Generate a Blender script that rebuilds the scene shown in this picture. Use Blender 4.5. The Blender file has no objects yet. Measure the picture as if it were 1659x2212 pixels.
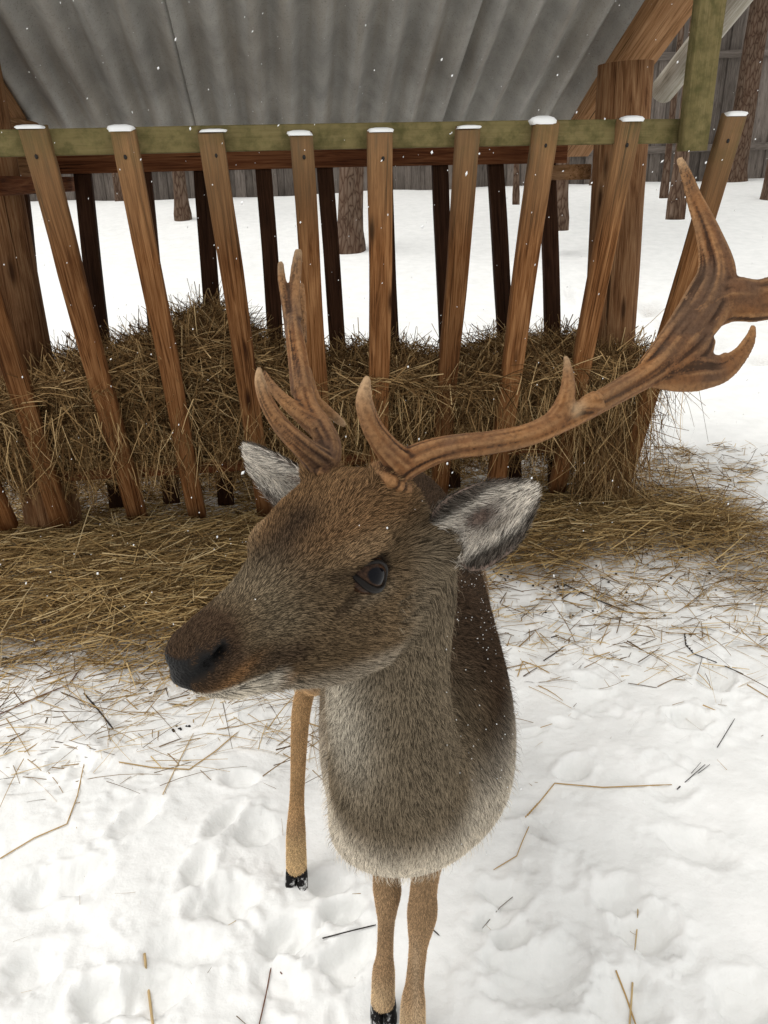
import bpy, math, random
import numpy as np
from mathutils import Matrix, Vector

random.seed(7); rng = np.random.default_rng(7)
scene = bpy.context.scene
col = scene.collection
R_ = math.radians

# ------------------------------------------------------------------ camera
CAM_H, TILT, ROLL = 1.40, R_(23.5), R_(-1.2)
FPX, CX, CY = 1664.0, 829.5, 1106.0            # focal length / centre for a 1659 x 2212 frame
cam_d = bpy.data.cameras.new("camera"); cam = bpy.data.objects.new("camera", cam_d); col.objects.link(cam)
CAMR = Matrix.Rotation(math.pi / 2 - TILT, 3, 'X') @ Matrix.Rotation(ROLL, 3, 'Z')
cam.matrix_world = Matrix.Translation((0, 0, CAM_H)) @ CAMR.to_4x4()
cam_d.sensor_fit = 'VERTICAL'; cam_d.angle = 2 * math.atan(1106.0 / FPX)
cam_d.clip_start = 0.02; cam_d.clip_end = 500
scene.camera = cam
# ------------------------------------------------------------------ sky, sun, exposure
SUN_EL, SUN_AZ = R_(62), R_(-100)               # overcast: soft light from high on the left
world = bpy.data.worlds.new("World"); scene.world = world; world.use_nodes = True
wn, wl = world.node_tree.nodes, world.node_tree.links
sky = wn.new('ShaderNodeTexSky'); sky.sky_type = 'NISHITA'; sky.sun_disc = False
sky.sun_elevation = SUN_EL; sky.sun_rotation = SUN_AZ; sky.dust_density = 1; sky.air_density = 1.0
hsv = wn.new('ShaderNodeHueSaturation'); hsv.inputs['Saturation'].default_value = 0.10
cloud = wn.new('ShaderNodeMix'); cloud.data_type = 'RGBA'; cloud.inputs[0].default_value = 0.80     # closed cloud deck over the clear sky
cloud.inputs[7].default_value = (5.3, 5.25, 5.08, 1)
wl.new(sky.outputs[0], hsv.inputs['Color']); wl.new(hsv.outputs[0], cloud.inputs[6]); wl.new(cloud.outputs[2], wn['Background'].inputs['Color'])
wn['Background'].inputs['Strength'].default_value = 0.15
sun_d = bpy.data.lights.new("sun", 'SUN'); sun = bpy.data.objects.new("sun", sun_d); col.objects.link(sun)
sun_d.energy = 0.9; sun_d.angle = R_(35); sun_d.color = (1.0, 0.97, 0.93)
sdir = Vector((math.sin(SUN_AZ) * math.cos(SUN_EL), math.cos(SUN_AZ) * math.cos(SUN_EL), math.sin(SUN_EL)))
sun.rotation_euler = sdir.to_track_quat('Z', 'Y').to_euler()
sun.location = (0, 0, 12)
scene.view_settings.view_transform = 'Standard'; scene.view_settings.look = 'None'
scene.view_settings.exposure = 0.5; scene.view_settings.gamma = 1
scene.render.engine = 'CYCLES'
scene.cycles.max_bounces = 5; scene.cycles.diffuse_bounces = 3; scene.cycles.glossy_bounces = 2

# ------------------------------------------------------------------ helpers
CAMP = Vector((0, 0, CAM_H))
def ray(px, py): return CAMR @ Vector(((px - CX) / FPX, -(py - CY) / FPX, -1.0))
def P(px, py, d): return CAMP + d * ray(px, py)

_lat = rng.random((64, 64, 64)).astype(np.float32)
def vnoise(x, y, z=0.0):
    x, y = np.asarray(x, float), np.asarray(y, float); z = np.zeros_like(x) + z
    xi, yi, zi = np.floor(x).astype(int), np.floor(y).astype(int), np.floor(z).astype(int)
    fx, fy, fz = x - xi, y - yi, z - zi
    fx, fy, fz = (f * f * (3 - 2 * f) for f in (fx, fy, fz))
    def L(a, b, c): return _lat[(xi + a) & 63, (yi + b) & 63, (zi + c) & 63]
    r = 0
    for a, wa in ((0, 1 - fx), (1, fx)):
        for b, wb in ((0, 1 - fy), (1, fy)):
            for c, wc in ((0, 1 - fz), (1, fz)): r = r + wa * wb * wc * L(a, b, c)
    return r * 2 - 1
def fbm(x, y, z=0.0, o=3, g=0.5):
    r = 0; a = 1.0
    for k in range(o):
        r = r + a * vnoise(x * 2 ** k + 11.3 * k, y * 2 ** k + 5.1 * k, z * 2 ** k + 3.7 * k); a *= g
    return r
def sstep(a, b, x):
    t = np.clip((np.asarray(x, float) - a) / (b - a), 0, 1); return t * t * (3 - 2 * t)

def mesh_np(name, verts, faces, smooth=True):
    """verts (n,3) array; faces: (m,k) array or list of such arrays"""
    me = bpy.data.meshes.new(name)
    if not isinstance(faces, list): faces = [faces]
    faces = [np.asarray(f, np.int32) for f in faces if len(f)]
    loops = np.concatenate([f.ravel() for f in faces])
    tot = np.concatenate([np.full(len(f), f.shape[1], np.int32) for f in faces])
    start = np.concatenate([[0], np.cumsum(tot)[:-1]]).astype(np.int32)
    verts = np.asarray(verts, np.float32)
    me.vertices.add(len(verts)); me.vertices.foreach_set('co', verts.ravel())
    me.loops.add(len(loops)); me.loops.foreach_set('vertex_index', loops)
    me.polygons.add(len(tot)); me.polygons.foreach_set('loop_start', start); me.polygons.foreach_set('loop_total', tot)
    me.update(calc_edges=True); me.validate()
    if smooth: me.polygons.foreach_set('use_smooth', np.ones(len(me.polygons), bool))
    return me
def add_color(me, c, name='Col'):
    a = me.color_attributes.new(name, 'FLOAT_COLOR', 'POINT')
    c = np.asarray(c, np.float32)
    if c.shape[1] == 3: c = np.concatenate([c, np.ones((len(c), 1), np.float32)], 1)
    a.data.foreach_set('color', c.ravel())
def obj(name, me, m, parent=None, mat=None):
    o = bpy.data.objects.new(name, me); col.objects.link(o)
    if m is not None and me is not None and not me.materials: me.materials.append(m)
    M = mat if mat is not None else Matrix.Identity(4)
    if parent is not None:
        o.parent = parent
        o.matrix_basis = WM[parent.name].inverted() @ M
    else: o.matrix_basis = M
    WM[o.name] = M
    return o
WM = {}
def thing(name, label, cat, loc=(0, 0, 0), group=None):
    o = bpy.data.objects.new(name, None); col.objects.link(o); o.location = loc; o.empty_display_size = 0.1
    WM[o.name] = Matrix.Translation(loc); return tag(o, label, cat, group)
def tag(o, label=None, cat=None, group=None, kind=None):
    for k, v in (('label', label), ('category', cat), ('group', group), ('kind', kind)):
        if v: o[k] = v
    return o

# ---- materials
class NT:
    def __init__(s, name):
        s.m = bpy.data.materials.new(name); s.m.use_nodes = True
        s.t = s.m.node_tree; s.b = s.t.nodes['Principled BSDF']
    def n(s, typ, **kw):
        nd = s.t.nodes.new(typ)
        for k, v in kw.items():
            if k in nd.bl_rna.properties: setattr(nd, k, v)
            else: nd.inputs[k.replace('_', ' ')].default_value = v
        return nd
    def l(s, a, b): s.t.links.new(a, b)
    def ramp(s, fac, stops):
        r = s.n('ShaderNodeValToRGB'); e = r.color_ramp.elements
        while len(e) < len(stops): e.new(0.5)
        for el, (p, c) in zip(e, stops):
            el.position = p; el.color = (*c, 1) if len(c) == 3 else c
        s.l(fac, r.inputs[0]); return r.outputs[0]
    def coords(s, scale, offset_rand=False):
        tc = s.n('ShaderNodeTexCoord'); mp = s.n('ShaderNodeMapping'); mp.inputs['Scale'].default_value = scale
        src = tc.outputs['Object']
        if offset_rand:
            oi = s.n('ShaderNodeObjectInfo'); mu = s.n('ShaderNodeVectorMath', operation='MULTIPLY_ADD')
            cb = s.n('ShaderNodeCombineXYZ'); 
            for k in range(3): s.l(oi.outputs['Random'], cb.inputs[k])
            s.l(cb.outputs[0], mu.inputs[0]); mu.inputs[1].default_value = (37, 23, 51); s.l(src, mu.inputs[2]); src = mu.outputs[0]
        s.l(src, mp.inputs[0]); return mp.outputs[0]
    def noise(s, vec, scale, detail=4, rough=0.55, dist=0):
        nd = s.n('ShaderNodeTexNoise'); nd.inputs['Scale'].default_value = scale; nd.inputs['Detail'].default_value = detail
        nd.inputs['Roughness'].default_value = rough; nd.inputs['Distortion'].default_value = dist
        s.l(vec, nd.inputs['Vector']); return nd.outputs[0]
    def mix(s, fac, a, b, mode='MIX'):
        nd = s.n('ShaderNodeMix'); nd.data_type = 'RGBA'; nd.blend_type = mode
        for i, v in ((0, fac), (6, a), (7, b)):
            if hasattr(v, 'is_linked') or isinstance(v, bpy.types.NodeSocket): s.l(v, nd.inputs[i])
            elif i == 0: nd.inputs[0].default_value = v
            else: nd.inputs[i].default_value = (*v, 1)
        return nd.outputs[2]
    def math(s, op, a, b=0.0):
        nd = s.n('ShaderNodeMath', operation=op)
        for i, v in ((0, a), (1, b)):
            if isinstance(v, bpy.types.NodeSocket): s.l(v, nd.inputs[i])
            else: nd.inputs[i].default_value = v
        return nd.outputs[0]
    def bump(s, h, strength, dist=0.01):
        b = s.n('ShaderNodeBump'); b.inputs['Strength'].default_value = strength; b.inputs['Distance'].default_value = dist
        s.l(h, b.inputs['Height']); s.l(b.outputs[0], s.b.inputs['Normal'])
    def fin(s, color=None, rough=0.8, spec=0.3):
        if color is not None:
            if isinstance(color, bpy.types.NodeSocket): s.l(color, s.b.inputs['Base Color'])
            else: s.b.inputs['Base Color'].default_value = (*color, 1)
        if isinstance(rough, bpy.types.NodeSocket): s.l(rough, s.b.inputs['Roughness'])
        else: s.b.inputs['Roughness'].default_value = rough
        s.b.inputs['Specular IOR Level'].default_value = spec
        return s.m

def wood_mat(name, dark, mid, light, algae=0.0, algae_top=False, grain=1.0):
    t = NT(name)
    v = t.coords((1.0, 1, 1), True)
    vs = t.n('ShaderNodeMapping'); vs.inputs['Scale'].default_value = (1.6, 26 * grain, 26 * grain); t.l(v, vs.inputs[0])
    wob = t.noise(v, 3.0, 2)
    g1 = t.noise(vs.outputs[0], 2.0, 6, 0.65, 1.2)
    vf = t.n('ShaderNodeMapping'); vf.inputs['Scale'].default_value = (3, 150, 150); t.l(v, vf.inputs[0])
    g2 = t.noise(vf.outputs[0], 2.0, 3, 0.6)
    g = t.math('ADD', t.math('MULTIPLY', g1, 0.58), t.math('MULTIPLY', g2, 0.42))
    c = t.ramp(g, [(0.34, dark), (0.47, mid), (0.62, light)])
    oi = t.n('ShaderNodeObjectInfo')
    blot = t.noise(v, 2.3, 3)
    kv = t.n('ShaderNodeMapping'); kv.inputs['Scale'].default_value = (2.6, 11, 11); t.l(v, kv.inputs[0])
    kn = t.n('ShaderNodeTexVoronoi'); kn.inputs['Scale'].default_value = 1.0; t.l(kv.outputs[0], kn.inputs['Vector'])
    c = t.mix(t.ramp(kn.outputs[0], [(.05, (.9,) * 3), (.16, (0, 0, 0))]), c, dark)
    cv = t.n('ShaderNodeMapping'); cv.inputs['Scale'].default_value = (1.1, 70, 70); t.l(v, cv.inputs[0])
    ck = t.noise(cv.outputs[0], 1.6, 3, .5, .6)
    c = t.mix(t.ramp(ck, [(.30, (.85,) * 3), (.36, (0, 0, 0))]), c, tuple(q * .4 for q in dark))
    c = t.mix(t.math('MULTIPLY', t.math('SUBTRACT', blot, 0.42), 1.3), c, dark, 'MIX')
    hs = t.n('ShaderNodeHueSaturation'); t.l(c, hs.inputs['Color'])
    t.l(t.math('ADD', t.math('MULTIPLY', oi.outputs['Random'], 0.5), 0.75), hs.inputs['Value'])
    c = hs.outputs[0]
    if algae or algae_top:
        an = t.noise(v, 9.0, 5, 0.65)
        if algae_top:
            tc = t.n('ShaderNodeTexCoord'); sx = t.n('ShaderNodeSeparateXYZ'); t.l(tc.outputs['Object'], sx.inputs[0])
            mr = t.n('ShaderNodeMapRange'); mr.inputs['From Min'].default_value = 1.10; mr.inputs['From Max'].default_value = 1.5
            t.l(sx.outputs[0], mr.inputs['Value'])
            grey = t.mix(mr.outputs[0], c, (0.24, 0.165, 0.09))
            grey = t.mix(t.math('MULTIPLY', g1, 0.9), grey, c)
            m2 = t.n('ShaderNodeMapRange'); m2.inputs['From Min'].default_value = 1.36; m2.inputs['From Max'].default_value = 1.60
            t.l(sx.outputs[0], m2.inputs['Value'])
            fac = t.math('MULTIPLY', m2.outputs[0], t.ramp(an, [(0.42, (0, 0, 0)), (0.62, (1, 1, 1))]))
            c = t.mix(fac, grey, (0.085, 0.085, 0.028))
        else:
            fac = t.math('MULTIPLY', t.ramp(an, [(0.25, (0.35,) * 3), (0.6, (1, 1, 1))]), algae)
            c = t.mix(fac, c, (0.20, 0.163, 0.072)); c = t.mix(t.ramp(t.noise(v, 24, 4, .65), [(.42, (0, 0, 0)), (.68, (.8,) * 3)]), c, (0.075, 0.07, 0.026))
    t.bump(g, 0.8, 0.006)
    return t.fin(c, 0.85, 0.06)

M_wood = wood_mat('stained_wood', (0.022, 0.008, 0.0035), (0.165, 0.068, 0.024), (0.31, 0.155, 0.066), algae_top=True)
M_wood2 = wood_mat('brown_wood', (0.03, 0.010, 0.005), (0.11, 0.038, 0.015), (0.19, 0.08, 0.035))
M_green = wood_mat('algae_wood', (0.05, 0.038, 0.015), (0.15, 0.115, 0.05), (0.25, 0.195, 0.1), algae=0.85)
M_shade = wood_mat('shaded_slat_wood', (0.012, 0.006, 0.003), (0.035, 0.015, 0.008), (0.06, 0.028, 0.015))  # rear slats: darker copy of the slat wood, roof shade put into the colour
M_log = wood_mat('log_wood', (0.035, 0.016, 0.008), (0.16, 0.075, 0.033), (0.30, 0.175, 0.09), grain=0.6)
M_pale = wood_mat('pale_pole', (0.18, 0.16, 0.12), (0.36, 0.33, 0.27), (0.52, 0.49, 0.43), grain=0.6)
M_plank = wood_mat('new_plank', (0.09, 0.042, 0.018), (0.24, 0.125, 0.056), (0.36, 0.21, 0.11))
M_fence = wood_mat('grey_boards', (0.075, 0.062, 0.054), (0.16, 0.135, 0.117), (0.25, 0.215, 0.19), grain=0.7)

def bark_mat():
    t = NT('pine_bark'); v = t.coords((1, 1, 0.28), True)
    vo = t.n('ShaderNodeTexVoronoi'); vo.feature = 'DISTANCE_TO_EDGE'; vo.inputs['Scale'].default_value = 22
    nz = t.noise(v, 8, 4); ad = t.n('ShaderNodeVectorMath', operation='MULTIPLY_ADD'); ad.inputs[1].default_value = (0.12,) * 3
    t.l(nz, ad.inputs[0]); t.l(v, ad.inputs[2]); t.l(ad.outputs[0], vo.inputs['Vector'])
    c = t.ramp(vo.outputs[0], [(0.0, (0.022, 0.015, 0.011)), (0.12, (0.10, 0.072, 0.052)), (0.5, (0.17, 0.13, 0.10))])
    c = t.mix(t.math('MULTIPLY', nz, 0.5), c, (0.13, 0.065, 0.04))
    t.bump(vo.outputs[0], 0.8, 0.02); return t.fin(c, 0.9, 0.05)
M_bark = bark_mat()

def snow_mat():
    t = NT('snow'); v = t.coords((1, 1, 1))
    n1 = t.noise(v, 60, 5, 0.6); n2 = t.noise(v, 9, 4, 0.6)
    at = t.n('ShaderNodeVertexColor', layer_name='dirt')
    c = t.ramp(n2, [(0.3, (0.80, 0.805, 0.79)), (0.7, (0.90, 0.90, 0.885))])
    sp = t.n('ShaderNodeSeparateColor'); t.l(at.outputs[0], sp.inputs[0])
    c = t.mix(t.math('MULTIPLY', sp.outputs[0], t.ramp(n1, [(0.35, (0.25,) * 3), (0.65, (1, 1, 1))])), c, (0.23, 0.17, 0.12))
    c = t.mix(t.math('MULTIPLY', sp.outputs[1], t.ramp(t.noise(v, 35, 4), [(.35, (.5,) * 3), (.6, (.95,) * 3)])), c, (.19, .13, .065))
    h = t.math('ADD', t.math('MULTIPLY', n1, 0.35), n2)
    t.bump(h, 0.35, 0.02)
    return t.fin(c, 0.65, 0.2)
M_snow = snow_mat()
def plain_mat(name, c, rough=0.7, spec=0.3):
    return NT(name).fin(c, rough, spec)
M_cap = plain_mat('snow_cap', (0.86, 0.87, 0.87), 0.7, 0.2)
M_iron = plain_mat('dark_bolt', (0.015, 0.012, 0.01), 0.6)

# ------------------------------------------------------------------ terrain
def ground_macro(x, y):
    z = 1.04 * sstep(4.4, 14.5, y) + 0.012 * np.clip(x, -12, 12) * sstep(5, 14, y)
    z = z + 0.10 * sstep(1.9, 2.7, y)
    return z
# trodden hollows in the snow: (x px, y px, length, width, turn, depth) on the 1659 frame
def hit(px, py):
    r = ray(px, py); d = 0.3
    for _ in range(400):
        p = CAMP + d * r
        h = p.z - float(ground_macro(p.x, p.y))
        if h < 0.0005: break
        d += max(h * 0.5, 0.0005)
    return p
prints_px = [(490, 1945, .075, .05, 20, .045), (215, 2160, .06, .045, -25, .05), (295, 1770, .07, .04, 60, .03),
    (620, 2015, .06, .045, 30, .04), (735, 1960, .05, .035, 10, .035), (330, 2140, .07, .05, 15, .05), (600, 2110, .06, .04, -40, .03),
    (1490, 1560, .055, .04, 0, .05), (1545, 1475, .06, .045, 80, .05), (1240, 1665, .05, .035, 30, .03), (1270, 1470, .05, .03, -30, .03),
    (1395, 2010, .06, .05, 10, .06), (1340, 1940, .05, .04, 50, .045), (1150, 2110, .09, .06, -10, .05), (1500, 1830, .09, .045, -35, .035),
    (1340, 2175, .07, .05, 30, .05), (1225, 2080, .05, .05, 0, .035), (180, 1900, .06, .05, 0, .03), (100, 1910, .08, .05, 20, .03),
    (560, 1790, .05, .05, 0, .03), (480, 1780, .06, .03, 70, .025), (1090, 1930, .05, .035, -20, .03), (1060, 1980, .045, .03, 30, .03),
    (430, 1890, .05, .035, 80, .035), (750, 2060, .06, .04, 45, .04), (1250, 1310, .06, .04, 30, .05), (1100, 1370, .05, .04, 0, .04),
    (1520, 975, .12, .05, 70, .07), (1420, 990, .1, .05, 60, .06), (1240, 1370, .05, .035, 10, .04), (1570, 1000, .13, .05, 80, .06),
    (1600, 2180, .06, .05, 30, .05), (60, 2100, .07, .05, 60, .03), (390, 2060, .08, .05, 10, .03), (150, 1640, .05, .04, 0, .03),
    (1450, 1700, .06, .04, 20, .02), (1100, 2020, .04, .03, 0, .03), (700, 1900, .05, .04, 0, .03), (520, 1680, .05, .03, 0, .025)]
prints = []
for (a, b, l, w, t, d) in prints_px:
    p = hit(a, b); prints.append((p.x, p.y, l, w, R_(t), d * (.65 if p.x > .25 and p.y < 1.3 else .85)))
for k in range(70):
    prints.append((rng.uniform(-1.3, .5), rng.uniform(0.35, 2.1), rng.uniform(.02, .06), rng.uniform(.012, .03), rng.uniform(0, 6.3), rng.uniform(.006, .016)))
for k in range(60):
    prints.append((rng.uniform(1.2, 5), rng.uniform(2.0, 8), rng.uniform(.07, .14), rng.uniform(.05, .08), rng.uniform(0, 6.3), rng.uniform(.02, .07)))
def ground_z(x, y, want_dirt=False):
    x = np.asarray(x, float); y = np.asarray(y, float)
    z = ground_macro(x, y)
    near = 1 - sstep(3.5, 7, np.hypot(x, y))
    tread = sstep(-0.5, 0.35, -(x - 0.55) + 0.9 * (y - 1.15)) * 0.75 + 0.25      # smooth bank lower right, trodden elsewhere
    z = z + near * (0.028 * fbm(x * 2.1, y * 2.1, 0.3, 2) + tread * (0.013 * fbm(x * 5, y * 5, 1.7, 2)
        + 0.0045 * fbm(x * 12, y * 12, 4.1, 2) + 0.009 * sstep(.1, .9, fbm(x * 9, y * 9, 6.1, 2)) * fbm(x * 34, y * 34, 7.7, 2) + 0.0012 * fbm(x * 70, y * 70, 2.2, 2)))
    z = z + (1 - near) * 0.05 * fbm(x * .7, y * .7, 9.3, 3)
    # soft ridge that crosses the lower right corner
    rd = (x - 0.35) * 0.62 - (y - 0.95) * 0.78
    z = z + 0.045 * np.exp(-((rd - 0.30) / 0.20) ** 2) * sstep(0.1, 0.5, x) * (1 - sstep(2.2, 3.0, y))
    dirt = np.zeros_like(z)
    for (a, b, l, w, t, d) in prints:
        dx, dy = x - a, y - b
        m = (np.abs(dx) < 3 * l) & (np.abs(dy) < 3 * l)
        if not m.any(): continue
        dx, dy = dx[m], dy[m]; c, s = math.cos(t), math.sin(t)
        q = np.sqrt(((c * dx + s * dy) / l) ** 2 + ((-s * dx + c * dy) / w) ** 2) * (1 + 0.32 * vnoise(dx * 28 + a * 9, dy * 28 + b * 7, a) + .12 * vnoise(dx * 90, dy * 90, b))
        z[m] += -d * (1 - sstep(0.35, 1.15, q)) + 0.22 * d * np.exp(-((q - 1.3) / 0.3) ** 2)
        if d > .045: dirt[m] = np.maximum(dirt[m], 0.55 * (1 - sstep(0.2, 0.9, q)))
    return (z, dirt) if want_dirt else z
def hay_dens(x, y):
    x = np.asarray(x, float); y = np.asarray(y, float)
    nz = fbm(x * 2.3, y * 2.3, 5.5, 3)
    yf = 2.22 + .34 * sstep(-.35, .5, x) + .10 * sstep(-.6, -1.6, x) + .22 * nz
    d = sstep(yf - .34, yf + .16, y) ** 1.3 * (1 - .62 * sstep(2.85, 3.15, y - .12 * x)) * (1 - sstep(3.3, 3.8, y)) * (1 - sstep(1.15, 1.75, x + .25 * nz)) * sstep(-3.2, -2.4, x)
    return d
def axis_pts(lo, a, b, hi, step, grow=1.16):
    c = list(np.arange(a, b, step)); s = step; v = c[-1]
    while v < hi: s *= grow; v += s; c.append(v)
    s = step; v = a
    while v > lo: s *= grow; v -= s; c.insert(0, v)
    return np.array(c)
gx = axis_pts(-60, -1.15, 1.45, 60, 0.0062); gy = axis_pts(-8, 0.30, 2.6, 90, 0.0062, 1.06)
X, Y = np.meshgrid(gx, gy); Z, D = ground_z(X, Y, True); HD = hay_dens(X, Y)
nx, ny = len(gx), len(gy)
idx = np.arange(nx * ny).reshape(ny, nx)
gf = np.stack([idx[:-1, :-1], idx[:-1, 1:], idx[1:, 1:], idx[1:, :-1]], -1).reshape(-1, 4)
gme = mesh_np('snow_ground', np.stack([X, Y, Z], -1).reshape(-1, 3), gf)
add_color(gme, np.stack([D, HD, HD], -1).reshape(-1, 3), 'dirt')
tag(obj('snow_ground', gme, M_snow), 'trodden white snow covering the ground of the enclosure', 'snow', kind='structure')
def gz1(x, y): return float(ground_z(np.array([x]), np.array([y]))[0])
def ghit(px, py):
    r = ray(px, py); d = 0.25
    for _ in range(200):
        p = CAMP + d * r; h = p.z - float(ground_macro(p.x, p.y))
        if h < 0.001: break
        d += h * 0.6
    for _ in range(3):
        p = CAMP + d * r; d += (p.z - gz1(p.x, p.y)) / -r.z
    return CAMP + d * r

# ------------------------------------------------------------------ planks, logs
def plank_mesh(L, w, h, seg=10, warp=0.003, bev=0.004, seed=0):
    """board along +X from 0 to L, w in Y, h in Z, bevelled, slightly uneven"""
    r = np.random.default_rng(seed)
    ring = [(-w/2 + bev, -h/2), (w/2 - bev, -h/2), (w/2, -h/2 + bev), (w/2, h/2 - bev), (w/2 - bev, h/2), (-w/2 + bev, h/2), (-w/2, h/2 - bev), (-w/2, -h/2 + bev)]
    ring = np.array(ring); xs = np.linspace(0, L, seg + 1)
    V = []; ph = r.uniform(0, 6, 4)
    for i, x in enumerate(xs):
        k = 1.0 if 0 < i < seg else 0.985
        off = np.array([warp * math.sin(x * 2.1 + ph[0]) + 0.5 * warp * math.sin(x * 7 + ph[1]), warp * math.sin(x * 1.7 + ph[2])])
        rr = ring * k * (1 + r.normal(0, 0.008, (8, 1))) + off
        V.append(np.column_stack([np.full(8, x), rr]))
    V = np.concatenate(V); F = []
    for i in range(seg):
        for j in range(8): F.append((i*8 + j, i*8 + (j+1) % 8, (i+1)*8 + (j+1) % 8, (i+1)*8 + j))
    caps = np.array([[7, 6, 5, 4, 3, 2, 1, 0], [seg*8 + j for j in range(8)]])
    return mesh_np('board', V, [np.array(F), caps], smooth=False)
def log_mesh(L, r0, r1, seg=14, n=20, seed=0, rough=0.03):
    r = np.random.default_rng(seed); V = []; xs = np.linspace(0, L, seg + 1); a = np.arange(n) * 2 * math.pi / n
    for x in xs:
        rad = (r0 + (r1 - r0) * x / L) * (1 + rough * vnoise(np.cos(a) * 2 + seed, np.sin(a) * 2, x * 3))
        V.append(np.column_stack([np.full(n, x), rad * np.cos(a), rad * np.sin(a)]))
    V = np.concatenate(V); F = []
    for i in range(seg):
        for j in range(n): F.append((i*n + j, i*n + (j+1) % n, (i+1)*n + (j+1) % n, (i+1)*n + j))
    caps = np.array([[n - 1 - j for j in range(n)], [seg*n + j for j in range(n)]])
    me = mesh_np('log', V, [np.array(F), caps])
    me.polygons.foreach_set('use_smooth', [p.loop_total == 4 for p in me.polygons]); return me
def frame_mat(A, B, side):
    """X axis from A to B, Y as near as possible to side"""
    A, B, side = Vector(A), Vector(B), Vector(side); x = (B - A).normalized(); z = x.cross(side).normalized(); y = z.cross(x)
    return Matrix(((x.x, y.x, z.x, A.x), (x.y, y.y, z.y, A.y), (x.z, y.z, z.z, A.z), (0, 0, 0, 1)))

# ------------------------------------------------------------------ hay feeder
YAW = R_(7); EX = Vector((math.cos(YAW), math.sin(YAW), 0)); EY = Vector((-math.sin(YAW), math.cos(YAW), 0)); FO = Vector((0, 3.0, 0))
def FL(x, y, z): return FO + EX * x + EY * y + Vector((0, 0, z))
feeder = thing('hay_feeder', 'roofed wooden hay feeder with slatted sides and a corrugated grey roof', 'hay feeder', FL(0, 0, 0.1))
sd = [100]
def board(name, A, B, w, h, side, m, parent=feeder, **kw):
    sd[0] += 1; L = (Vector(B) - Vector(A)).length
    return obj(name, plank_mesh(L, w, h, seed=sd[0], **kw), m, parent, frame_mat(A, B, side))
def logp(name, A, B, r0, r1, m, parent=feeder, **kw):
    sd[0] += 1; L = (Vector(B) - Vector(A)).length
    return obj(name, log_mesh(L, r0, r1, seed=sd[0], **kw), m, parent, frame_mat(A, B, EX))
board('front_rail', FL(-1.62, -.47, 1.508), FL(.925, -.47, 1.510), .045, .068, EY, M_green)
board('rear_rail', FL(-1.42, .50, 1.475), FL(.87, .50, 1.475), .05, .075, EY, M_wood2)
board('bottom_board', FL(-1.36, -.02, .365), FL(.98, -.02, .365), .10, .045, EY, M_wood2)
board('bottom_board', FL(-1.36, .10, .365), FL(.98, .10, .365), .10, .045, EY, M_wood2)
# end cross members
board('end_beam', FL(.80, .12, 1.405), FL(.80, .66, 1.405), .09, .055, EX, M_plank)
board('end_beam', FL(-1.22, -.44, 1.40), FL(-1.22, .62, 1.40), .09, .055, EX, M_wood2)
fx = [-1.50, -1.262, -1.009, -.775, -.528, -.279, -.051, .203, .435, .701, 1.025]
for i, x in enumerate(fx):
    zt = [1.56, 1.56, 1.555, 1.548, 1.54, 1.53, 1.535, 1.54, 1.553, 1.555, 1.565][i]
    xb = x + [.0, -.03, .01, .01, .03, .03, .02, .03, .04, .04, .0][i]
    wd = .068 + rng.uniform(-.004, .006)
    A = FL(xb, -.03, rng.uniform(.12, .17)); B = FL(x, -.525, zt - .013)
    s = board('slat', A, B, wd, .042, EX, M_wood, seg=14, warp=.004)
    zax = frame_mat(A, B, EX)
    # dark bolt head near the top, on the outer face
    q = frame_mat(A, B, EX); L = (B - A).length
    a = np.arange(8) * math.pi / 4
    bv = np.concatenate([np.column_stack([.007 * np.cos(a), .005 * np.sin(a), np.zeros(8)]), np.column_stack([.006 * np.cos(a), .004 * np.sin(a), np.full(8, .003)])])
    bf = np.array([[j, (j+1) % 8, 8 + (j+1) % 8, 8 + j] for j in range(8)])
    zsgn = 1 if q.to_3x3().col[2].y < 0 else -1
    obj('bolt', mesh_np('bolt', bv * [1, 1, zsgn], [bf, np.array([[8 + j for j in range(8)]])]), M_iron, s, q @ Matrix.Translation((L - .062 + rng.uniform(-.01, .01), rng.uniform(-.008, .008), zsgn * .0215)))
    # snow lying on the end grain
    n = 14; cv = []; cf = []
    a = np.arange(n) * 2 * math.pi / n
    for k, (rr, hh) in enumerate(((1.0, -.006), (1.06, .002), (.95, .008), (.5, .012))):
        jit = 1 + .12 * vnoise(np.cos(a) * 2 + i * 3, np.sin(a) * 2 + k, i)
        sx = np.sign(np.cos(a)) * np.abs(np.cos(a)) ** .5; sy = np.sign(np.sin(a)) * np.abs(np.sin(a)) ** .5
        cv.append(np.column_stack([(.1 * wd * math.sin(i * 2.1) if k else 0) + rr * jit * sx * wd * .5, rr * jit * sy * .021, np.full(n, hh * (.55, .9, .6, 1.0, .5, .8, .7, .55, 1.3, .9, .8)[i])]))
    cv = np.concatenate(cv)
    for k in range(3):
        for j in range(n): cf.append((k*n + j, k*n + (j+1) % n, (k+1)*n + (j+1) % n, (k+1)*n + j))
    obj('snow_cap', mesh_np('snow_cap', cv, [np.array(cf), np.array([[3*n + j for j in range(n)]])]), M_cap, s,
        Matrix.Translation(B) @ Matrix.Rotation(YAW, 4, 'Z'))
rx = [-1.375, -1.128, -.89, -.652, -.408, -.157, .09, .327, .566, .799]
for i, x in enumerate(rx):
    board('slat', FL(x + rng.uniform(-.02, .03), .09, rng.uniform(.12, .17)), FL(x, .545, 1.53), .066, .042, EX, M_shade, seg=10)
logp('post', FL(.955, .0, 0.0), FL(.89, .0, 1.75), .105, .095, M_log)
logp('post', FL(-1.36, .06, 0.0), FL(-1.325, .06, 1.78), .11, .095, M_log)
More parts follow.
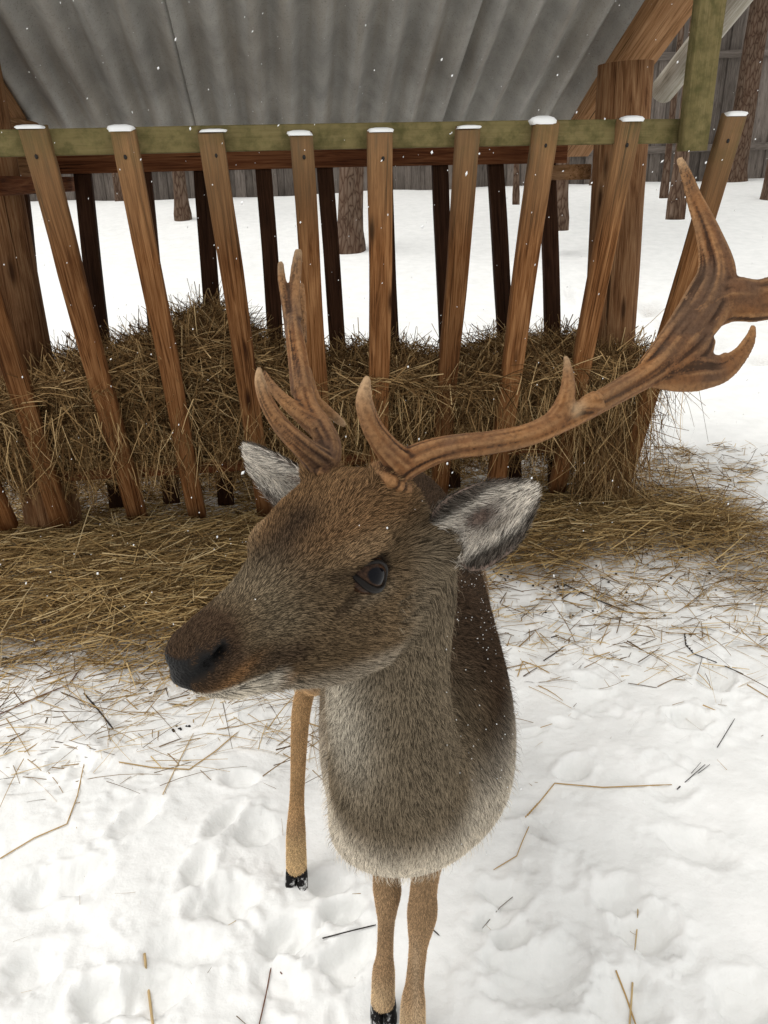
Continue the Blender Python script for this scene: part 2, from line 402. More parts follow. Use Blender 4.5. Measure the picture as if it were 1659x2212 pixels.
# roof: sheets rise towards the viewer
SL = math.tan(R_(26))
def roof_z(y): return 1.585 + (0.80 - y) * SL
def sheet(x0, x1, y0, y1, dz, ph):
    nxs = int((x1 - x0) / .006); xs = np.linspace(x0, x1, nxs); ys = np.linspace(y0, y1, 10)
    V = []
    for lay in (0, 1):
        for yv in ys:
            zz = roof_z(yv) + dz + .032 * np.sin((xs + ph) * 2 * math.pi / .126) - lay * .007
            V.append(np.column_stack([xs, np.full(nxs, yv), zz]))
    V = np.concatenate(V); n = nxs; m = len(ys); F = []
    id0 = np.arange(m * n).reshape(m, n)
    top = np.stack([id0[:-1, :-1], id0[:-1, 1:], id0[1:, 1:], id0[1:, :-1]], -1).reshape(-1, 4)
    bot = top[:, ::-1] + m * n
    e = []
    for r in (0, m - 1):
        a = id0[r]; q = np.stack([a[:-1], a[:-1] + m*n, a[1:] + m*n, a[1:]], -1); e.append(q if r == 0 else q[:, ::-1])
    for c in (0, n - 1):
        a = id0[:, c]; q = np.stack([a[:-1], a[1:], a[1:] + m*n, a[:-1] + m*n], -1); e.append(q if c == 0 else q[:, ::-1])
    return mesh_np('roof_sheet', V, [top, bot, *e])
def roof_mat():
    t = NT('fibre_cement'); v = t.coords((1, 1, 1)); n1 = t.noise(v, 7, 5, 0.6); n2 = t.noise(v, 160, 3, 0.6)
    vs = t.n('ShaderNodeMapping'); vs.inputs['Scale'].default_value = (9, .6, .6); t.l(v, vs.inputs[0]); n3 = t.noise(vs.outputs[0], 2, 4, 0.6)
    c = t.ramp(n1, [(0.3, (0.30, 0.292, 0.272)), (0.7, (0.44, 0.425, 0.395))])
    c = t.mix(t.ramp(n3, [(0.45, (0, 0, 0)), (0.75, (0.5, 0.5, 0.5))]), c, (0.29, 0.24, 0.18))
    c = t.mix(t.ramp(n2, [(0.55, (0, 0, 0)), (0.75, (0.55,) * 3)]), c, (0.12, 0.115, 0.10))
    t.bump(n2, 0.3, 0.003); return t.fin(c, 0.9, 0.08)
M_roof = roof_mat()
RMAT = Matrix.Translation(FO) @ Matrix.Rotation(YAW, 4, 'Z')
for k, (a, b, dz, ph) in enumerate(((-1.72, -.648, .0, .02), (-.668, .375, -.012, 0.0), (.345, 1.06, .0, .03))):
    obj('roof_sheet', sheet(a, b, -1.05, .85, dz, ph), M_roof, feeder, RMAT)
def slope_pt(x, y, dz): return FL(x, y, roof_z(y) + dz)
nrm = Vector((0, 0, 1))
board('rafter', slope_pt(1.015, -1.0, -.075), slope_pt(1.015, .82, -.075), .15, .075, EX, M_plank)
board('rafter', slope_pt(-1.40, -1.0, -.075), slope_pt(-1.40, .82, -.075), .15, .075, EX, M_plank)
logp('side_pole', slope_pt(1.235, -1.0, -.07), slope_pt(1.235, .42, -.07), .05, .05, M_pale)
board('upright_board', FL(.912, -.517, 1.455), FL(.902, -.517, 2.28), .082, .045, EX, M_green)
board('upright_board', FL(-1.56, -.517, 1.455), FL(-1.56, -.517, 2.28), .082, .045, EX, M_green)
board('header_beam', FL(-1.7, -.555, 2.145), FL(1.05, -.555, 2.145), .05, .09, EY, M_wood2)
board('gusset_board', FL(-1.33, .10, 1.53), FL(-1.30, .62, 1.53), .03, .20, EX, M_plank)

# ------------------------------------------------------------------ board fence far behind
fence = thing('board_fence', 'tall grey weathered board fence running behind the snowy yard', 'fence', (0, 15, gz1(0, 15)))
fm = [plank_mesh(4.2, 0.165 + 0.012 * k, .025, seg=4, seed=900 + k) for k in range(4)]
for m in fm: m.materials.append(M_fence)
xk = -8.6; k = 0
while xk < 9.6:
    w = .135 + .012 * (k % 4); yk = 15.4 - 0.02 * xk
    z = float(ground_macro(xk, yk)) - .25 + rng.uniform(-.05, .05)
    tl = rng.normal(0, .012)
    obj('board', fm[k % 4], None, fence, frame_mat((xk, yk + (.016 if k % 2 else -.016) + rng.uniform(-.006, .006), z), (xk + tl, yk + (.016 if k % 2 else -.016), z + 4.2), (1, 0, 0)))
    xk += w - rng.uniform(.004, .012); k += 1
for h in (.55, 2.0, 3.4):
    A = (-8.7, 15.36 + .18, float(ground_macro(-8.7, 15.5)) + h); B = (9.6, 15.36 - .18 , float(ground_macro(9.6, 15.2)) + h)
    obj('fence_rail', plank_mesh(18.3, .05, .12, seg=6, seed=77), M_fence, fence, frame_mat((A[0], A[1] - .1, A[2]), (B[0], B[1] - .1, B[2]), (0, 1, 0)))

# ------------------------------------------------------------------ fallow deer
def catmull(pts, n, closed=False):
    """resample rows of pts with n sub-steps per span"""
    pts = np.asarray(pts, float); m = len(pts); out = []
    for i in range(m if closed else m - 1):
        if closed: p0, p1, p2, p3 = (pts[(i + k) % m] for k in (-1, 0, 1, 2))
        else: p0, p1, p2, p3 = pts[max(i-1, 0)], pts[i], pts[i+1], pts[min(i+2, m-1)]
        for k in range(n):
            t = k / n
            out.append(0.5 * ((2*p1) + (-p0 + p2)*t + (2*p0 - 5*p1 + 4*p2 - p3)*t*t + (-p0 + 3*p1 - 3*p2 + p3)*t**3))
    if not closed: out.append(pts[-1])
    return np.array(out)
def ring_mesh(rings):
    """rings (m,n,3) -> closed verts, quads, tris with capped ends"""
    m, n, _ = rings.shape; V = rings.reshape(-1, 3); i = np.arange(m*n).reshape(m, n); j = np.roll(i, -1, 1)
    Q = np.stack([i[:-1], j[:-1], j[1:], i[1:]], -1).reshape(-1, 4)
    V = np.concatenate([V, [rings[0].mean(0)], [rings[-1].mean(0)]]); a, b = m*n, m*n + 1
    T = np.concatenate([np.stack([j[0], i[0], np.full(n, a)], -1), np.stack([i[-1], j[-1], np.full(n, b)], -1)])
    return V, Q, T
class Soup:
    def __init__(s): s.V, s.Q, s.T, s.pid, s.n = [], [], [], [], 0
    def add(s, rings, pid):
        V, Q, T = ring_mesh(np.asarray(rings)); s.V.append(V); s.Q.append(Q + s.n); s.T.append(T + s.n); s.pid.append(np.full(len(V), pid)); s.n += len(V)
    def arrays(s): return np.concatenate(s.V), np.concatenate(s.Q), np.concatenate(s.T), np.concatenate(s.pid)
def tube_rings(path, ra, rb=None, flat=None, sub=6, n=20, grooves=0.0, seed=0.0):
    path = np.array([list(p) for p in path], float); rb = ra if rb is None else rb
    D = catmull(np.column_stack([path, ra, rb]), sub); C, ra, rb = D[:, :3], D[:, 3], D[:, 4]
    T = np.gradient(C, axis=0); T /= np.linalg.norm(T, axis=1, keepdims=True)
    f = np.array(flat if flat is not None else (0.31, 0.52, 0.79), float)
    a = np.arange(n) * 2 * math.pi / n; rings = []
    for c, t, x, y in zip(C, T, ra, rb):
        N2 = f - t * (f @ t); N2 /= np.linalg.norm(N2); N1 = np.cross(t, N2)
        rings.append(c + np.outer(np.cos(a) * x, N1) + np.outer(np.sin(a) * y, N2))
    rings = np.array(rings)
    if grooves:
        s = np.concatenate([[0], np.cumsum(np.linalg.norm(np.diff(C, axis=0), axis=1))])
        S, A = np.meshgrid(s, a, indexing='ij')
        g = vnoise(np.cos(A) * 5 + seed, np.sin(A) * 5 + S * 9, S * 16 + seed) + .6 * vnoise(np.cos(A) * 11 + seed, np.sin(A) * 11, S * 22)
        d = rings - C[:, None]; L = np.linalg.norm(d, axis=2, keepdims=True)
        GROOVE.append(g)
        rings = rings + d / L * (g * grooves)[..., None] * np.clip(L / .008, .2, 1)
    return rings
GROOVE = []
def voxel_union(name, soup, voxel, smooth=2):
    V, Q, T, pid = soup.arrays(); me = mesh_np(name + '_tmp', V, [Q, T]); o = bpy.data.objects.new(name + '_tmp', me); col.objects.link(o)
    md = o.modifiers.new('r', 'REMESH'); md.mode = 'VOXEL'; md.voxel_size = voxel; md.adaptivity = 0
    dg = bpy.context.evaluated_depsgraph_get(); ev = o.evaluated_get(dg); em = ev.to_mesh()
    n = len(em.vertices); co = np.empty(n * 3, np.float32); em.vertices.foreach_get('co', co); co = co.reshape(-1, 3).astype(float)
    em.calc_loop_triangles()
    lt = np.empty(len(em.loops), np.int32); em.loops.foreach_get('vertex_index', lt)
    tot = np.empty(len(em.polygons), np.int32); em.polygons.foreach_get('loop_total', tot)
    ed = np.empty(len(em.edges) * 2, np.int32); em.edges.foreach_get('vertices', ed); ed = ed.reshape(-1, 2)
    faces = lt.reshape(-1, 4) if (tot == 4).all() else None
    if faces is None:
        st = np.concatenate([[0], np.cumsum(tot)[:-1]]); faces = [lt[st[tot == k][:, None] + np.arange(k)] for k in np.unique(tot)]
    else: faces = [faces]
    ev.to_mesh_clear(); bpy.data.objects.remove(o); bpy.data.meshes.remove(me)
    deg = np.bincount(ed.ravel(), minlength=n).astype(float)
    def lap(x, k, f=.6):
        for _ in range(k):
            s = np.zeros_like(x)
            for c in range(3): s[:, c] = np.bincount(ed[:, 0], x[ed[:, 1], c], n) + np.bincount(ed[:, 1], x[ed[:, 0], c], n)
            x = x + f * (s / deg[:, None] - x)
        return x
    return co, faces, lap, (V, pid)
def vnormals(co, faces):
    N = np.zeros_like(co)
    for f in faces:
        d1 = co[f[:, 2]] - co[f[:, 0]]; d2 = (co[f[:, 3]] - co[f[:, 1]]) if f.shape[1] == 4 else (co[f[:, 2]] - co[f[:, 1]])
        fn = np.cross(d1, d2)
        for k in range(f.shape[1]):
            for c in range(3): N[:, c] += np.bincount(f[:, k], fn[:, c], len(co))
    return N / np.maximum(np.linalg.norm(N, axis=1, keepdims=True), 1e-12)
def nearest_ids(src, pid, q):
    from mathutils.kdtree import KDTree
    kd = KDTree(len(src))
    for i, p in enumerate(src): kd.insert(p, i)
    kd.balance(); return pid[np.array([kd.find(p)[1] for p in q])]

# --- head frame: U to the nose, V to the deer's left, W to the crown
def camv(x, y, z): return np.array(CAMR @ Vector((x, -y, -z)))
hU = camv(-.5793, .3956, -.7127); hU /= np.linalg.norm(hU)
hV = camv(.804, .1328, -.5797); hV -= hU * (hU @ hV); hV /= np.linalg.norm(hV)
hW = np.cross(hU, hV)
if hW[2] < 0: hW = -hW
HO = np.array(P(693, 1214, .6277)); US = .86
def HW(u, v, w): return HO + .01 * (u * US * hU + v * hV + w * hW)
def HLoc(p): d = (p - HO) * 100; return d @ hU / US, d @ hV, d @ hW
EYE = HW(0, 5.5, 0)

S_ = [  # u, top, (v,w) shoulder, (v,w) side, (v,w) low, bottom
 (18.1, .1, .6, -.05, .8, -.6, .55, -1.15, -1.4), (17.6, .75, 1.2, .5, 1.5, -.45, 1.2, -1.7, -2.1), (16.5, 1.2, 1.6, .9, 2.05, -.55, 1.75, -2.6, -3.1),
 (14.8, 1.45, 1.7, 1.15, 2.3, -.9, 2.05, -3.6, -4.4), (12, 1.75, 1.75, 1.45, 2.5, -1.1, 2.3, -4.6, -5.6), (9, 2.2, 1.95, 1.8, 2.95, -1.2, 2.65, -5.8, -7.0),
 (6, 2.95, 2.6, 2.4, 3.85, -1.0, 3.3, -7.0, -8.4), (3, 4.0, 3.6, 3.2, 4.8, -.6, 3.8, -8.1, -9.6), (0, 5.0, 4.5, 3.9, 5.5, 0, 4.1, -8.8, -10.3),
 (-3, 5.6, 4.6, 4.4, 5.8, 0, 4.3, -9.3, -10.9), (-6, 5.7, 4.3, 4.5, 5.6, -.5, 4.2, -8.8, -10.3), (-9, 5.0, 3.8, 3.9, 5.1, -.5, 3.8, -6.8, -8.3), (-12, 3.4, 3, 2.6, 4.2, -.8, 3, -4.5, -5.5)]
S_ = catmull(np.array(S_), 5); rings = []
for s in S_:
    u, tp, a, b, c, d, e, f, bt = s
    poly = np.array([(0, tp), (a, b), (c, d), (e, f), (0, bt), (-e, f), (-c, d), (-a, b)])
    pc = catmull(poly, 6, True); rings.append(np.array([HW(u, v, w) for v, w in pc]))
soup = Soup(); soup.add(np.array(rings)[::-1], 0)
# pedicles
for s in (1, -1): soup.add(tube_rings([HW(-5.8, 3.1 * s, 3.0), HW(-6.6, 3.6 * s, 5.4), HW(-7.0, 3.8 * s, 6.3)], [.019, .017, .015]), 0)
# lips / chin pad, brow ridges, cheek
for s in (1, -1):
    soup.add(tube_rings([HW(4.2, 4.0 * s, 1.5), HW(1.5, 5.0 * s, 2.0), HW(-1.5, 5.2 * s, 2.0), HW(-3.6, 4.9 * s, 1.4)], [.004, .0095, .0095, .004]), 0)
soup.add(tube_rings([HW(15.7, 0, -2.5), HW(14.2, 0, -3.7), HW(12, 0, -4.6)], [.007, .010, .010]), 0)
# neck
flatY = (0.15, 1, 0)
def neck_ring(c, tdir, hw, hf, hb, side=(1, .12, 0)):
    c = np.array(c); t = np.array(tdir, float); t /= np.linalg.norm(t); sd_ = np.array(side, float); sd_ -= t * (sd_ @ t); sd_ /= np.linalg.norm(sd_)
    fr = np.cross(sd_, t); fr = fr if fr[1] < 0 else -fr
    a = np.arange(40) * 2 * math.pi / 40; ca, sa = np.cos(a), np.sin(a)
    return c + np.outer(ca * hw, sd_) + np.outer(np.where(sa > 0, hf, hb) * sa, fr)
nk = [((*HW(-5, 0, -1.5),), .046, .05, .05), ((*P(866, 1225, .71),), .050, .058, .060), ((*P(850, 1370, .76),), .056, .066, .075),
      ((*P(838, 1500, .815),), .065, .072, .09), ((*P(850, 1615, .885),), .074, .08, .11), ((*P(868, 1712, .975),), .090, .088, .13), ((*P(880, 1775, 1.08),), .110, .07, .11)]
arr = catmull(np.array([[*a, b, c, d] for a, b, c, d in nk]), 5); tg = np.gradient(arr[:, :3], axis=0)
soup.add(np.array([neck_ring(r[:3], t, r[3], r[4], r[5]) for r, t in zip(arr, tg)])[::-1], 1)
for s in (1, -1): soup.add(tube_rings([HW(-2.5, 2.0 * s, -4.5), HW(-6.5, 1.6 * s, -5.5), .5 * HW(-8, 1.4 * s, -6) + .5 * np.array(P(848, 1360, .74)), np.array(P(846, 1440, .78))], [.030, .037, .042, .04]), 1)
# torso
ts = [(.725, .655, .040, .050, .07, .055), (.76, .660, .040, .100, .13, .095), (.82, .665, .040, .138, .185, .126), (.90, .670, .040, .148, .205, .150), (1.05, .670, .040, .150, .207, .168),
      (1.2, .67, .038, .152, .203, .175), (1.35, .67, .035, .148, .203, .170), (1.48, .665, .035, .125, .19, .16), (1.58, .65, .035, .07, .14, .12), (1.615, .65, .035, .02, .05, .05)]
arr = catmull(np.array(ts), 6); rr = []
a = np.arange(48) * 2 * math.pi / 48
for (yy, zc, xc, hw, hu, hd) in arr:
    ca, sa = np.cos(a), np.sin(a); ex_ = .76
    cx = np.sign(ca) * np.abs(ca) ** ex_ * hw * .93; cz = np.sign(sa) * np.abs(sa) ** ex_ * np.where(sa > 0, hu, hd)
    cx = cx * (1 - .25 * np.clip(cz / hu, 0, 1) ** 2)          # narrower at the withers
    rr.append(np.column_stack([xc + cx, np.full(48, yy), zc + cz]))
soup.add(np.array(rr), 2)
# tail
soup.add(tube_rings([(.035, 1.56, .74), (.035, 1.64, .68), (.035, 1.65, .56)], [.03, .022, .008]), 2)
# legs: pid 3
gzf = lambda x, y: gz1(x, y)
feet = {}
def leg(path, ra, rb=None): soup.add(tube_rings(path, ra, rb, flat=(0, 1, 0), n=18), 3)
lf = (.031, .900); rf = (-.020, .950); rh = (-.207, 1.240); lh = (.100, 1.310)
zl, zr, zrh, zlh = (gzf(*q) - .020 for q in (lf, rf, rh, lh)); zlh -= .014
leg([(.090, .93, .64), (.070, .925, .50), (.053, .902, .36), (.049, .893, .300), (.046, .893, .265), (.042, .896, .21), (.036, .894, .125), (.033, .889, .080), (.031, .886, .050 + zl)],
    [.055, .036, .0225, .0250, .0215, .0158, .0160, .0215, .0235], [.08, .050, .025, .026, .024, .0175, .018, .023, .024])
leg([(-.03, .96, .64), (-.025, .965, .50), (-.012, .945, .36), (-.008, .938, .300), (-.009, .939, .265), (-.011, .945, .21), (-.015, .945, .13), (-.018, .941, .088), (-.021, .936, .052 + zr)],
    [.055, .036, .022, .0242, .0205, .0150, .0152, .0205, .022], [.08, .050, .025, .026, .023, .0165, .017, .022, .023])
leg([(-.04, 1.40, .70), (-.085, 1.30, .60), (-.12, 1.28, .52), (-.165, 1.355, .42), (-.185, 1.33, .36), (-.198, 1.275, .20), (-.204, 1.248, .11), (-.207, 1.232, .05 + zrh)],
    [.09, .085, .055, .024, .020, .0155, .021, .0228], [.12, .10, .06, .033, .025, .018, .023, .024])
leg([(.10, 1.42, .70), (.125, 1.36, .60), (.13, 1.36, .52), (.130, 1.44, .42), (.126, 1.42, .36), (.112, 1.36, .20), (.104, 1.318, .11), (.100, 1.302, .05 + zlh)],
    [.09, .085, .055, .024, .020, .0155, .021, .0228], [.12, .10, .06, .033, .025, .018, .023, .024])
# ears: cupped leaves; pid 4 (deer's left), 5 (right)
ears = []
def ear(base, tip, nrm, width, pid, cup=.9):
    base, tip, nrm = (np.array(q, float) for q in (base, tip, nrm)); ax = tip - base; L = np.linalg.norm(ax); ax /= L
    nrm -= ax * (nrm @ ax); nrm /= np.linalg.norm(nrm); sd_ = np.cross(ax, nrm)
    prof = catmull(np.array([(-.03, .45), (.03, .80), (.18, .97), (.38, 1.0), (.58, .92), (.76, .70), (.90, .42), (.975, .19), (1.0, .02)]), 6)
    rr = []; m = 25
    for s, wv in prof:
        hw = wv * width / 2; phi = np.linspace(-1, 1, m)
        curl = cup * (1.45 - 1.0 * np.clip(s, 0, 1)); ang = phi * curl; rad = hw / max(math.sin(min(curl, 1.5)), .2)
        x = rad * np.sin(ang); z = rad * (1 - np.cos(ang)); z = z - .012 * (1 - np.clip(s, 0, 1))
        c = base + ax * (s * L) + nrm * (.010 * math.sin(s * 2.5))
        inner = c + np.outer(x, sd_) + np.outer(z, nrm)
        th = .0032 + .003 * (1 - abs(phi)) + .004 * max(0, .25 - s)
        nin = np.column_stack([-np.sin(ang), np.cos(ang)])
        outer = inner - (np.outer(nin[:, 0], sd_) + np.outer(nin[:, 1], nrm)) * th[:, None]
        rr.append(np.concatenate([inner, outer[::-1]]))
    ears.append((base, ax, L, nrm, sd_)); soup.add(np.array(rr), pid)
toCam = np.array(CAMP) - EYE; toCam /= np.linalg.norm(toCam)
ear(P(966, 1176, .640), P(1160, 1050, .615), toCam + .10 * hU - .10 * hW, .064, 4, .85)
soup.add(tube_rings([HW(-6.5, 3.6, 0), P(940, 1180, .655), P(980, 1170, .650)], [.026, .022, .014]), 0)
ear(HW(-8.6, -4.9, 1.2), P(534, 957, .71), camv(-.70, .38, -.62), .062, 5)
soup.add(tube_rings([HW(-6.5, -3.6, 0), HW(-8.6, -4.9, 1.2), HW(-9.2, -5.6, 1.9)], [.026, .022, .014]), 0)

VOX = .0026
co, faces, lap, (sV, sP) = voxel_union('body', soup, VOX)
co = lap(co, 6)
pid = nearest_ids(sV, sP, co)
hu, hv, hw_ = HLoc(co); isH = (pid == 0)
# extra smoothing of the neck and shoulder blends
cs = lap(co, 110); wgt = np.where((pid == 1) | (pid == 2), 1., 0.); wgt = np.where((pid == 0) & (hu < -2.5) & (hw_ < 1.5), .9, wgt)
wgt = np.where((pid == 3) & (co[:, 2] > .45), .8, wgt)
w3 = lap(np.repeat(wgt[:, None], 3, 1), 12)[:, :1]; co = co * (1 - w3) + cs * w3
N = vnormals(co, faces); hu, hv, hw_ = HLoc(co)
def g3(u, v, w, su, sv, sw): return np.exp(-((hu - u) / su) ** 2 - ((np.abs(hv) - v) / sv) ** 2 - ((hw_ - w) / sw) ** 2)
def seg_d(a, b):
    A, B = np.array(a), np.array(b); q = np.stack([hu, np.abs(hv), hw_], 1) - A; ab = B - A; t = np.clip(q @ ab / (ab @ ab), 0, 1)
    return np.linalg.norm(q - t[:, None] * ab, axis=1)
hm = isH.astype(float); disp = np.zeros(len(co))
disp -= .0035 * g3(0.2, 5.6, 0, 2.0, 2, 1.5)                          # eye socket
disp -= .0030 * np.exp(-(seg_d((2.2, 5.0, -.6), (4.4, 4.3, -1.7)) / .38) ** 2)   # gland in front of the eye
disp += .0028 * g3(-3.5, 5.2, -4.8, 2.8, 2, 2.8)                      # cheek
disp -= .0030 * g3(7.5, 3.4, .3, 3.2, 1.6, 1.5)                       # hollow beside the nose bridge
NO1, NO2, NO3 = (17.3, .85, -.80), (16.5, 1.65, -.35), (14.9, 2.15, .0)
nd = np.minimum(seg_d(NO1, NO2) / .48, seg_d(NO2, NO3) / .40)
disp -= .0075 * np.exp(-nd ** 2)                                       # nostril
disp += .0016 * np.exp(-(seg_d((17.2, 1.1, .05), (15.4, 2.1, .65)) / .40) ** 2)
mouth = seg_d((17.4, 0.3, -2.5), (15.6, 2.0, -3.2)); mouth = np.minimum(mouth, seg_d((15.6, 2.0, -3.2), (12.4, 2.65, -3.8))); mouth = np.minimum(mouth, seg_d((12.4, 2.65, -3.8), (10.6, 2.95, -4.2)))
disp -= .0035 * np.exp(-(mouth / .28) ** 2)
disp += .0022 * np.exp(-((mouth - .9) / .6) ** 2) * (hw_ > -3.6) * (hu > 11)
co = co + N * (disp * hm)[:, None]; N = vnormals(co, faces)

# --- coat colours (linear): painted by anatomy
def lerp(c, t, w): return c * (1 - w[:, None]) + np.array(t)[None] * w[:, None]
def coat(p, pid_, rnd=None):
    """mean coat colour, hair length, darkness of the speckle"""
    u, v, w = HLoc(p); av = np.abs(v); n = len(p)
    nz = fbm(p[:, 0] * 24, p[:, 1] * 24, p[:, 2] * 24, 2)
    c = np.tile(np.array([[.120, .088, .056]]), (n, 1)); ln = np.full(n, .022); spk = np.full(n, .55)
    H = pid_ == 0
    # head base
    hc = np.tile(np.array([[.150, .102, .058]]), (n, 1))
    top = sstep(1.2, 4.2, w) * (1 - sstep(4, 9, u))
    hc = lerp(hc, (.195, .112, .054), top * .95)                                  # rusty crown and brow
    hc = lerp(hc, (.062, .040, .025), .9 * np.exp(-(v / 2.3) ** 2) * sstep(.5, 2.2, w) * sstep(-2, 2, u) * (1 - sstep(8.5, 11, u)))   # dark centre of the face
    hc = lerp(hc, (.20, .155, .10), .8 * np.exp(-((u - 9.3) / 3.0) ** 2) * sstep(-3.5, -.5, w))      # pale snout sides
    hc = lerp(hc, (.29, .19, .105), .85 * np.exp(-((u - .2) / 3.2) ** 2 - ((w - 2.5) / .75) ** 2) * sstep(3, 4.5, av))  # brow over the eye
    hc = lerp(hc, (.26, .20, .135), .7 * np.exp(-((u - .5) / 2.6) ** 2 - ((w + 1.7) / .7) ** 2) * sstep(3, 4.5, av))
    hc = lerp(hc, (.055, .033, .020), .9 * sstep(12.4, 14.2, u + .25 * (w + 1)) * sstep(-2.9, -1.9, w))     # dark muzzle band
    hc = lerp(hc, (.055, .036, .024), .75 * np.exp(-(seg_at(p, (14.0, 2.7, -1.6), (8.5, 3.1, -3.4)) / 1.15) ** 2))
    hc = lerp(hc, (.20, .105, .045), .85 * np.exp(-((u - 14.6) / 2.6) ** 2 - ((w + 2.15 + .12 * (u - 15)) / .50) ** 2) * sstep(.8, 1.5, av))   # rusty lip
    hc = lerp(hc, (.30, .165, .075), .7 * np.exp(-((u - 10.4) / 1.3) ** 2 - ((w + 4.9) / .7) ** 2))
    hc = lerp(hc, (.55, .49, .40), .95 * sstep(-2.95, -3.5, w - .20 * np.clip(u - 13, -2, 4)) * sstep(9.5, 12.0, u))                   # white chin
    hc = lerp(hc, (.33, .28, .215), .75 * sstep(-6.6, -8.6, w - .22 * np.clip(u, -6, 12)) * (u < 11))   # pale underside of the jaw
    hc = lerp(hc, (.035, .022, .014), .9 * np.exp(-(seg_at(p, (1.6, 5.2, -.4), (4.4, 4.4, -1.7)) / .42) ** 2))
    hc = lerp(hc, (.05, .033, .022), .6 * np.exp(-(seg_at(p, (1.5, 5.4, 1.0), (4.0, 4.3, 1.1)) / .55) ** 2))
    er = np.sqrt(((u - .1) * US) ** 2 + (av - 5.6) ** 2 * .5 + w ** 2); hc = lerp(hc, (.020, .013, .009), .92 * sstep(1.85, 1.50, er))
    c[H] = hc[H] * 1.06
    lh_ = .0026 + .0018 * sstep(14, 6, u) + .0035 * sstep(0, -6, u); ln = np.where(H, lh_, ln); ln = np.where(H & (w < -5) & (u < 9), .009, ln)
    ln = np.where(H & (w < -3.6) & (u > 10), .010, ln); spk = np.where(H, .66, spk); spk = np.where(H & (u > 13), .3, spk)
    # neck and chest
    Nk = (pid_ == 1) | (pid_ == 2)
    nc = np.tile(np.array([[.135, .096, .058]]), (n, 1))
    front = sstep(.98, .62, p[:, 1] + .35 * np.abs(p[:, 0] - .02))
    nc = lerp(nc, (.20, .158, .108), .85 * front)
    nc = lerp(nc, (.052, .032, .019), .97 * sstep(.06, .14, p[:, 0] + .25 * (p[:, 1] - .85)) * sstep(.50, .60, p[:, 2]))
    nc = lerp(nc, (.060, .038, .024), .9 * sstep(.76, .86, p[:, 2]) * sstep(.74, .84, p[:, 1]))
    nc = lerp(nc, (.60, .53, .43), .9 * sstep(.77, .64, p[:, 2] - .25 * (p[:, 1] - .76)) * sstep(.92, .80, p[:, 1]))
    th0 = np.array(P(738, 1565, .76)); throat = np.exp(-(((p - th0) / np.array([.030, .07, .085])) ** 2).sum(1))
    nc = lerp(nc, (.46, .41, .33), .95 * throat)
    nc = lerp(nc, (.40, .35, .27), .8 * sstep(.53, .48, p[:, 2]) * sstep(.95, 1.0, p[:, 1]))
    nc = lerp(nc, (.17, .125, .08), .5 * sstep(-.06, -.11, p[:, 0]))
    c[Nk] = nc[Nk] * 1.12; spk = np.where(Nk, .46 - .2 * throat - .25 * sstep(.76, .64, p[:, 2]), spk); ln = np.where(Nk, .0085 + .0045 * sstep(1.0, .6, p[:, 2]), ln)
    jb = np.where(H, sstep(-2.0, -6.0, u + .25 * (w + 4)) * sstep(2.5, -1.0, w), 0.0)
    c = c * (1 - jb[:, None]) + nc * 1.12 * jb[:, None]; ln = ln * (1 - jb) + .014 * jb
    ja = np.where(pid_ == 1, sstep(-9, -5, u) * sstep(-13, -9.5, w), 0.0) ; ln = ln * (1 - ja) + .010 * ja
    Lg = pid_ == 3
    lc = np.tile(np.array([[.225, .145, .080]]), (n, 1)); lc = lerp(lc, (.36, .26, .155), sstep(.12, .05, p[:, 2]) * .75)
    lc = lerp(lc, (.33, .245, .16), .6 * sstep(.0, .02, np.abs(p[:, 0] - .022)) * sstep(1.0, .95, p[:, 1]) * sstep(.3, .2, p[:, 2]) * sstep(.03, .012, np.abs(p[:, 0] - .022)))
    lc = lerp(lc, (.40, .27, .13), .6 * (p[:, 1] > 1.1) * sstep(.15, .08, p[:, 2])); lc = lerp(lc, (.31, .185, .085), .7 * (p[:, 1] > 1.1) * sstep(.5, .4, p[:, 2]) * sstep(.1, .18, p[:, 2]))
    lc = lerp(lc, (.15, .10, .06), sstep(.42, .56, p[:, 2]))
    c[Lg] = lc[Lg] * 1.65; ln = np.where(Lg, .0045 + .012 * sstep(.42, .56, p[:, 2]), ln); spk = np.where(Lg, -.35 + .8 * sstep(.42, .56, p[:, 2]), spk)
    for k, (base, ax, L, nr, sd_) in zip((4, 5), ears):
        E = pid_ == k
        if not E.any(): continue
        q = p[E] - base; s = q @ ax / L; x = q @ sd_
        c[E] = lerp(np.tile(np.array([[.13, .105, .08]]), (int(E.sum()), 1)), (.30, .26, .21), .6 * sstep(.85, 1, s)); ln[E] = .007; spk[E] = .5
    return c * (1 + .16 * nz[:, None]), ln, spk
def seg_at(p, a, b):
    u, v, w = HLoc(p); A, B = np.array(a), np.array(b); q = np.stack([u, np.abs(v), w], 1) - A; ab = B - A; t = np.clip(q @ ab / (ab @ ab), 0, 1)
    return np.linalg.norm(q - t[:, None] * ab, axis=1)
def ear_inside(p, nrm_, pid_):
    r = np.zeros(len(p))
    for k, (base, ax, L, nr, sd_) in zip((4, 5), ears):
        E = pid_ == k; r[E] = np.clip((nrm_[E] @ nr) * 2.0, -1, 1)
    return r
def nose_mask(p):
    u, v, w = HLoc(p)
    wd_ = .95 + .35 * sstep(-1.6, -.4, w)
    m = sstep(15.7, 16.3, u) * sstep(wd_ + .25, wd_ - .1, np.abs(v)) * sstep(-2.45, -2.1, w) * sstep(.55, .25, w - .1 * np.abs(v))
    nos = np.exp(-(np.minimum(seg_at(p, (17.3, .85, -.6), (16.5, 1.65, -.1)) / .85, seg_at(p, (16.5, 1.65, -.1), (14.9, 2.15, .2)) / .60)) ** 2)
    return np.clip(np.maximum(m, 1.5 * nos), 0, 1)
c, ln, spk = coat(co, pid)
ei = ear_inside(co, N, pid)
